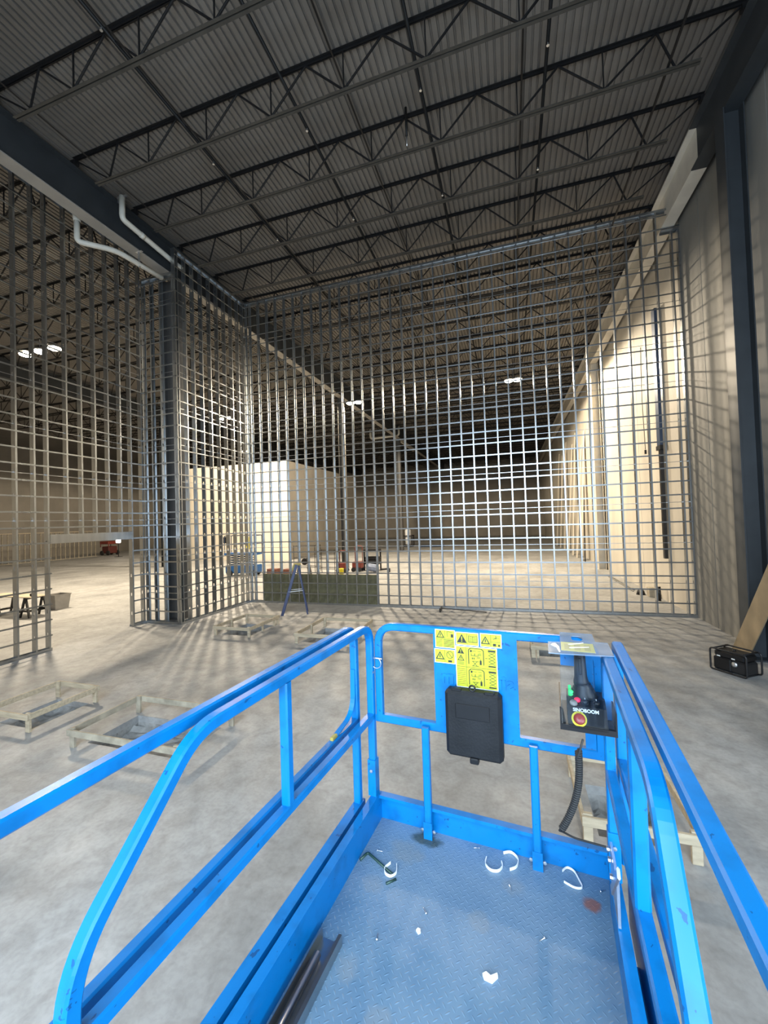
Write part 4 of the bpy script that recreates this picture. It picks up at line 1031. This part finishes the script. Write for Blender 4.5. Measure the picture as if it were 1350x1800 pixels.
for sx in (-1, 1):
    for sy in (-1, 1):
        mb = MB(); mb.lathe([(0, -.12), (.36, -.12), (.4, -.08), (.4, .08), (.36, .12), (0, .12)], Matrix.Translation((sx*.7, sy*.85, .4)) @ Matrix.Rotation(R(90), 4, 'X'), 14); mb.build('wheel', M['rubber'], t)
        mb = MB(); mb.box(sx*.9-.04, sx*.9+.04, sy*.9-.04, sy*.9+.04, 1.4, 2.0); mb.build('post', M['redpaint'], t)
fk.scale = (0.72, 0.72, 0.72)
mb = MB(); mb.cbox((0, 0, 0), (.42, .42, .42), b=.08); o = mb.build('exit_light', emit('work_glow', (1, .95, .85), 6.0)); o.location = (-42.97, 35.0, 1.81); tag(o, 'small glowing light beside the far red machine', 'light')
mb = MB(); mb.tube([(0, 0, 0), (0, 0, 1.6)], .04, 6); mb.box(-.3, .3, -.3, .3, 0, .03); o = mb.build('light_stand', M['black']); o.location = (-42.97, 35.0, 0); tag(o, 'slim stand carrying the small glowing light', 'stand')

# parked blue lift behind the tall wall
t = thing('parked_lift', (-16.1, 21.6, 0), 'second blue scissor lift parked behind the stud wall at left', 'lift', None, R(8))
mb = MB(); mb.cbox((0, 0, .42), (2.1, .8, .5), b=.05); mb.build('chassis', M['bluefar'], t)
for sx in (-.75, .75):
    for sy in (-1, 1):
        mb = MB(); mb.lathe([(0, -.05), (.2, -.05), (.2, .05), (0, .05)], Matrix.Translation((sx, sy*.40, .2)) @ Matrix.Rotation(R(90), 4, 'X'), 14); mb.build('wheel', M['rubber'], t)
for k in range(4):
    mb = MB(); mb.rail([(-.8, -.3, .72+.14*k), (.8, -.3, .86+.14*k)], (0, 1, 0), .02, .035); mb.rail([(.8, -.26, .72+.14*k), (-.8, -.26, .86+.14*k)], (0, 1, 0), .02, .035); mb.build('scissor_arm', M['navy'], t)
mb = MB(); mb.cbox((0, 0, 1.37), (2.2, .84, .14), b=.01); mb.build('deck', M['bluefar'], t)
for sy in (-1, 1):
    mb = MB(); mb.rail(fillet([(-1.05, sy*.4, 1.44), (-1.05, sy*.4, 2.52), (1.05, sy*.4, 2.52), (1.05, sy*.4, 1.44)], .1), (0, 1, 0), .02, .02); mb.rail([(-1.05, sy*.4, 1.98), (1.05, sy*.4, 1.98)], (0, 1, 0), .018, .018); mb.build('side_rail', M['navy'], t)
for sx in (-1, 1):
    mb = MB(); mb.rail([(sx*1.05, -.4, 2.5), (sx*1.05, .4, 2.5)], (1, 0, 0), .02, .02); mb.rail([(sx*1.05, -.4, 1.98), (sx*1.05, .4, 1.98)], (1, 0, 0), .018, .018); mb.build('end_rail', M['navy'], t)
mb = MB(); mb.cbox((.55, -.44, 2.05), (.26, .05, .75), b=.02); mb.build('yellow_panel', M['ringyellow'], t)
mb = MB(); mb.cbox((-1.1, -.2, 2.25), (.22, .2, .4), b=.03); mb.build('controller', M['black'], t)

# work clutter behind the tall wall
def rack(x, y, w, d, h, lab):
    t = thing('wire_rack', (x, y, 0), lab, 'rack', 'open metal racks behind the tall wall')
    for sx in (-1, 1):
        for sy in (-1, 1):
            mb = MB(); mb.tube([(sx*w/2, sy*d/2, 0), (sx*w/2, sy*d/2, h)], .02, 6); mb.build('upright', M['blackmetal'], t)
    for z in (.35, .95, h-.05):
        mb = MB()
        for sy in (-1, 1): mb.tube([(-w/2, sy*d/2, z), (w/2, sy*d/2, z)], .014, 6)
        for sx in (-1, 1): mb.tube([(sx*w/2, -d/2, z), (sx*w/2, d/2, z)], .014, 6)
        mb.build('shelf_frame', M['blackmetal'], t)
rack(-12.6, 23.4, 1.5, .8, 1.75, 'open metal rack behind the step ladder')
rack(-10.75, 22.6, 1.2, .7, 1.5, 'open metal rack left of the grey column')
def cart(x, y, lab, tall):
    t = thing('tool_cart', (x, y, 0), lab, 'cart', 'red carts behind the tall wall')
    mb = MB(); mb.cbox((0, 0, .42), (.62, .5, .42), b=.04); mb.build('body', M['redpaint'], t)
    for sx in (-1, 1):
        mb = MB(); mb.lathe([(0, -.04), (.14, -.04), (.14, .04), (0, .04)], Matrix.Translation((sx*.2, -.28, .14)) @ Matrix.Rotation(R(90), 4, 'X'), 12); mb.build('wheel', M['rubber'], t)
        mb = MB(); mb.lathe([(0, -.04), (.14, -.04), (.14, .04), (0, .04)], Matrix.Translation((sx*.2, .28, .14)) @ Matrix.Rotation(R(90), 4, 'X'), 12); mb.build('wheel', M['rubber'], t)
    mb = MB(); mb.tube(fillet([(-.25, .2, .6), (-.25, .2, tall), (.25, .2, tall), (.25, .2, .6)], .12), .025, 8); mb.build('handle', M['redpaint'], t, True)
cart(-10.15, 23.4, 'red tool cart with a yellow bucket in front, left of the grey column', 1.35)
cart(-9.3, 23.9, 'red tool cart right in front of the grey column', 1.6)
mb = MB(); mb.lathe([(0, 0), (.13, 0), (.15, .36), (.155, .36), (.155, .38), (0, .38)], Matrix(), 14); o = mb.build('bucket', M['ringyellow'], None, True); o.location = (-9.75, 22.3, 0); tag(o, 'yellow bucket beside the red tool cart', 'bucket')
t = thing('crate_stand', (-8.55, 24.6, 0), 'black open stand right of the red carts', 'stand')
for sx in (-1, 1):
    for sy in (-1, 1):
        mb = MB(); mb.cbox((sx*.45, sy*.3, .65), (.08, .08, 1.3)); mb.build('leg', M['black'], t)
for z in (.55, .8, 1.28):
    mb = MB(); mb.cbox((0, 0, z), (.98, .68, .12 if z > .6 else .3)); mb.build('shelf', M['black'], t)
mb = MB(); mb.cbox((0, 0, .24), (.8, .5, .44), M=Matrix.Rotation(R(8), 4, 'Y'), b=.14); o = mb.build('tool_bag', mat('blue_grey_cloth', (.22, .26, .36), .8, noise=.4)); o.location = (-8.2, 23.5, .05); tag(o, 'blue grey cloth bag in front of the black stand', 'bag')
for i, (x, y, s) in enumerate([(-13.9, 21.5, .5), (-13.0, 21.8, .45)]):
    mb = MB(); mb.cbox((0, 0, s*.45), (s*1.3, s, s*.9), b=.02); o = mb.build('wooden_crate', mat('brown_crate', (.16, .055, .035), .7, noise=.3) if i == 0 else bpy.data.materials['brown_crate']); o.location = (x, y, 0); tag(o, ['brown crate beside the parked lift', 'brown crate just behind the top of the ladder'][i], 'crate')
t = thing('mitre_saw', (-11.75, 21.4, 0), 'chop saw on a low stand between the two metal racks', 'saw')
mb = MB(); mb.cbox((0, 0, .62), (.7, .45, .08)); mb.build('table', M['alu'], t)
for sx in (-1, 1): mb = MB(); mb.rail([(sx*.3, 0, .6), (sx*.42, 0, 0)], (0, 1, 0), .2, .02); mb.build('leg', M['blackmetal'], t)
mb = MB(); mb.lathe([(0, -.04), (.2, -.04), (.2, .04), (0, .04)], Matrix.Translation((.05, 0, .88)) @ Matrix.Rotation(R(90), 4, 'X'), 16); mb.build('blade_guard', M['black'], t)
mb = MB(); mb.tube([(.05, 0, 1.0), (.3, .0, 1.12)], .03, 8); mb.build('handle', M['black'], t)
t = thing('hand_drill', (-7.45, 23.7, 0), 'small dark power tool lying right of the cloth bag', 'tool')
mb = MB(); mb.tube([(-.3, 0, .16), (.25, 0, .2)], .05, 8); mb.build('barrel', M['black'], t, True)
mb = MB(); mb.cbox((.28, 0, .12), (.12, .1, .24), b=.02); mb.build('grip', M['black'], t)

# further back
t = thing('gas_canister', (-11.6, 46.5, 0), 'white canister standing in a black crate far back in the hall', 'canister')
mb = MB(); mb.lathe([(0, .3), (.36, .3), (.36, 1.9), (.2, 2.2), (0, 2.2)], Matrix(), 14); mb.build('canister', M['white'], t, True)
mb = MB()
for sx in (-1, 1):
    for sy in (-1, 1): mb.box(sx*.55-.06, sx*.55+.06, sy*.55-.06, sy*.55+.06, 0, 1.35)
for z in (.06, 1.3): 
    for s in (-1, 1): mb.box(-.6, .6, s*.55-.05, s*.55+.05, z-.06, z+.06); mb.box(s*.55-.05, s*.55+.05, -.6, .6, z-.06, z+.06)
mb.build('crate', M['black'], t)
for i in range(3):
    mb = MB(); mb.tube([(0, 0, .1), (2.6, .3, .1)], .1, 8); o = mb.build('loose_pipe', M['navy'], None, True); o.location = (-9.9, 45.6+.24*i, 0); tag(o, 'dark pipe lying on the far floor right of the canister, %s of three' % ('nearest', 'middle', 'farthest')[i], 'pipe', 'dark pipes on the far floor')

# things along the right wall behind the stud wall
t = thing('fire_extinguisher', (5.08, 26.7, 0), 'small red fire extinguisher hanging by the pale column on the right wall', 'extinguisher')
mb = MB(); mb.lathe([(0, .72), (.085, .72), (.085, 1.10), (.04, 1.18), (0, 1.18)], Matrix(), 14); mb.build('cylinder', M['red'], t, True)
mb = MB(); mb.cbox((-.02, 0, 1.22), (.12, .04, .06)); mb.build('valve', M['black'], t)
mb = MB(); mb.box(.08, .115, -.06, .06, .8, 1.1); mb.build('bracket', M['black'], t)
t = thing('door_track', (5.06, 16.1, 0), 'tall dark blue steel channel fixed upright on the bright right wall', 'channel')
mb = MB(); mb.box(-.05, .0, -.15, .15, 5.4, 10.2); mb.box(0, .12, -.15, -.13, 5.4, 10.2); mb.box(0, .12, .13, .15, 5.4, 10.2); mb.build('upper_channel', M['navy'], t)
mb = MB(); mb.box(-.03, .12, -.06, .10, 1.55, 5.4); mb.build('lower_channel', M['blackmetal'], t)
mb = MB(); mb.box(-.07, .12, -.2, .2, 5.3, 5.45); mb.build('clamp', M['black'], t)
t = thing('hanging_cable', (5.12, 17.9, 0), 'thin cable hanging down the bright right wall with a plug at its end', 'cable')
mb = MB(); mb.tube([(0, 0, 9.6), (-.03, .02, 7.6), (0, -.02, 5.6)], .012, 6); mb.build('cord', M['black'], t, True)
mb = MB(); mb.cbox((0, -.02, 5.5), (.06, .06, .16)); mb.build('plug', M['black'], t)
mb = MB(); mb.lathe([(0, 0), (.16, 0), (.12, .14), (.05, .22), (0, .22)], Matrix(), 10); o = mb.build('valve_cover', M['black'], None, True); o.location = (4.72, 17.8, 0); tag(o, 'small black lump on the floor near the right wall', 'cover')
mb = MB(); mb.cbox((0, 0, .17), (.26, .3, .34), b=.01); o = mb.build('carton', M['dirtywood']); o.location = (4.98, 17.4, 0); tag(o, 'brown box on the floor against the right wall', 'box')
mb = MB(); mb.tube([(0, 0, 0), (0, 0, .50)], .05, 10); o = mb.build('floor_stub', M['black'], None, True); o.location = (4.98, 16.6, 0); tag(o, 'short black pipe stub standing up from the floor by the right wall', 'pipe')
mb = MB(); mb.box(-.03, .03, 0, 4.2, 0, .03); mb.box(.08, .14, .3, 4.4, 0, .03); o = mb.build('floor_channel', M['galv_bar']); o.location = (4.62, 18.4, 0); tag(o, 'steel channels lying on the floor along the right wall', 'channel')
# leaning strips at the far end of the right wall
ls = [(30.6, 9.0, .5, .3, 'nearest'), (32.6, 8.2, .42, -.5, 'second nearest'), (34.6, 9.6, .55, .2, 'third'), (37.0, 9.0, .45, -.6, 'fourth'), (39.6, 9.8, .6, .5, 'fifth'), (42.6, 9.0, .5, .2, 'sixth'), (45.8, 9.5, .6, -.4, 'farthest')]
for (y, h, w, lean, lab) in ls:
    mb = MB(); mb.add([(-.55, -w/2, 0), (-.55, w/2, 0), (-.03, w/2+lean, h), (-.03, -w/2+lean, h), (-.50, -w/2, 0), (-.50, w/2, 0), (.02, w/2+lean, h), (.02, -w/2+lean, h)], [(0,1,2,3),(7,6,5,4),(0,4,5,1),(1,5,6,2),(2,6,7,3),(3,7,4,0)])
    o = mb.build('leaning_strip', M['white_wall']); o.location = (5.15, y, 0); tag(o, 'tall pale strip leaning on the far right wall, %s of the row' % lab, 'strip', 'pale strips leaning on the far right wall')
mb = MB(); mb.tube([(0, 0, 0), (.1, 0, 5.0)], .03, 6); o = mb.build('leaning_pole', M['pipe_dark'], None, True); o.location = (4.6, 29.0, 0); tag(o, 'thin dark pole leaning on the bright right wall', 'pole')
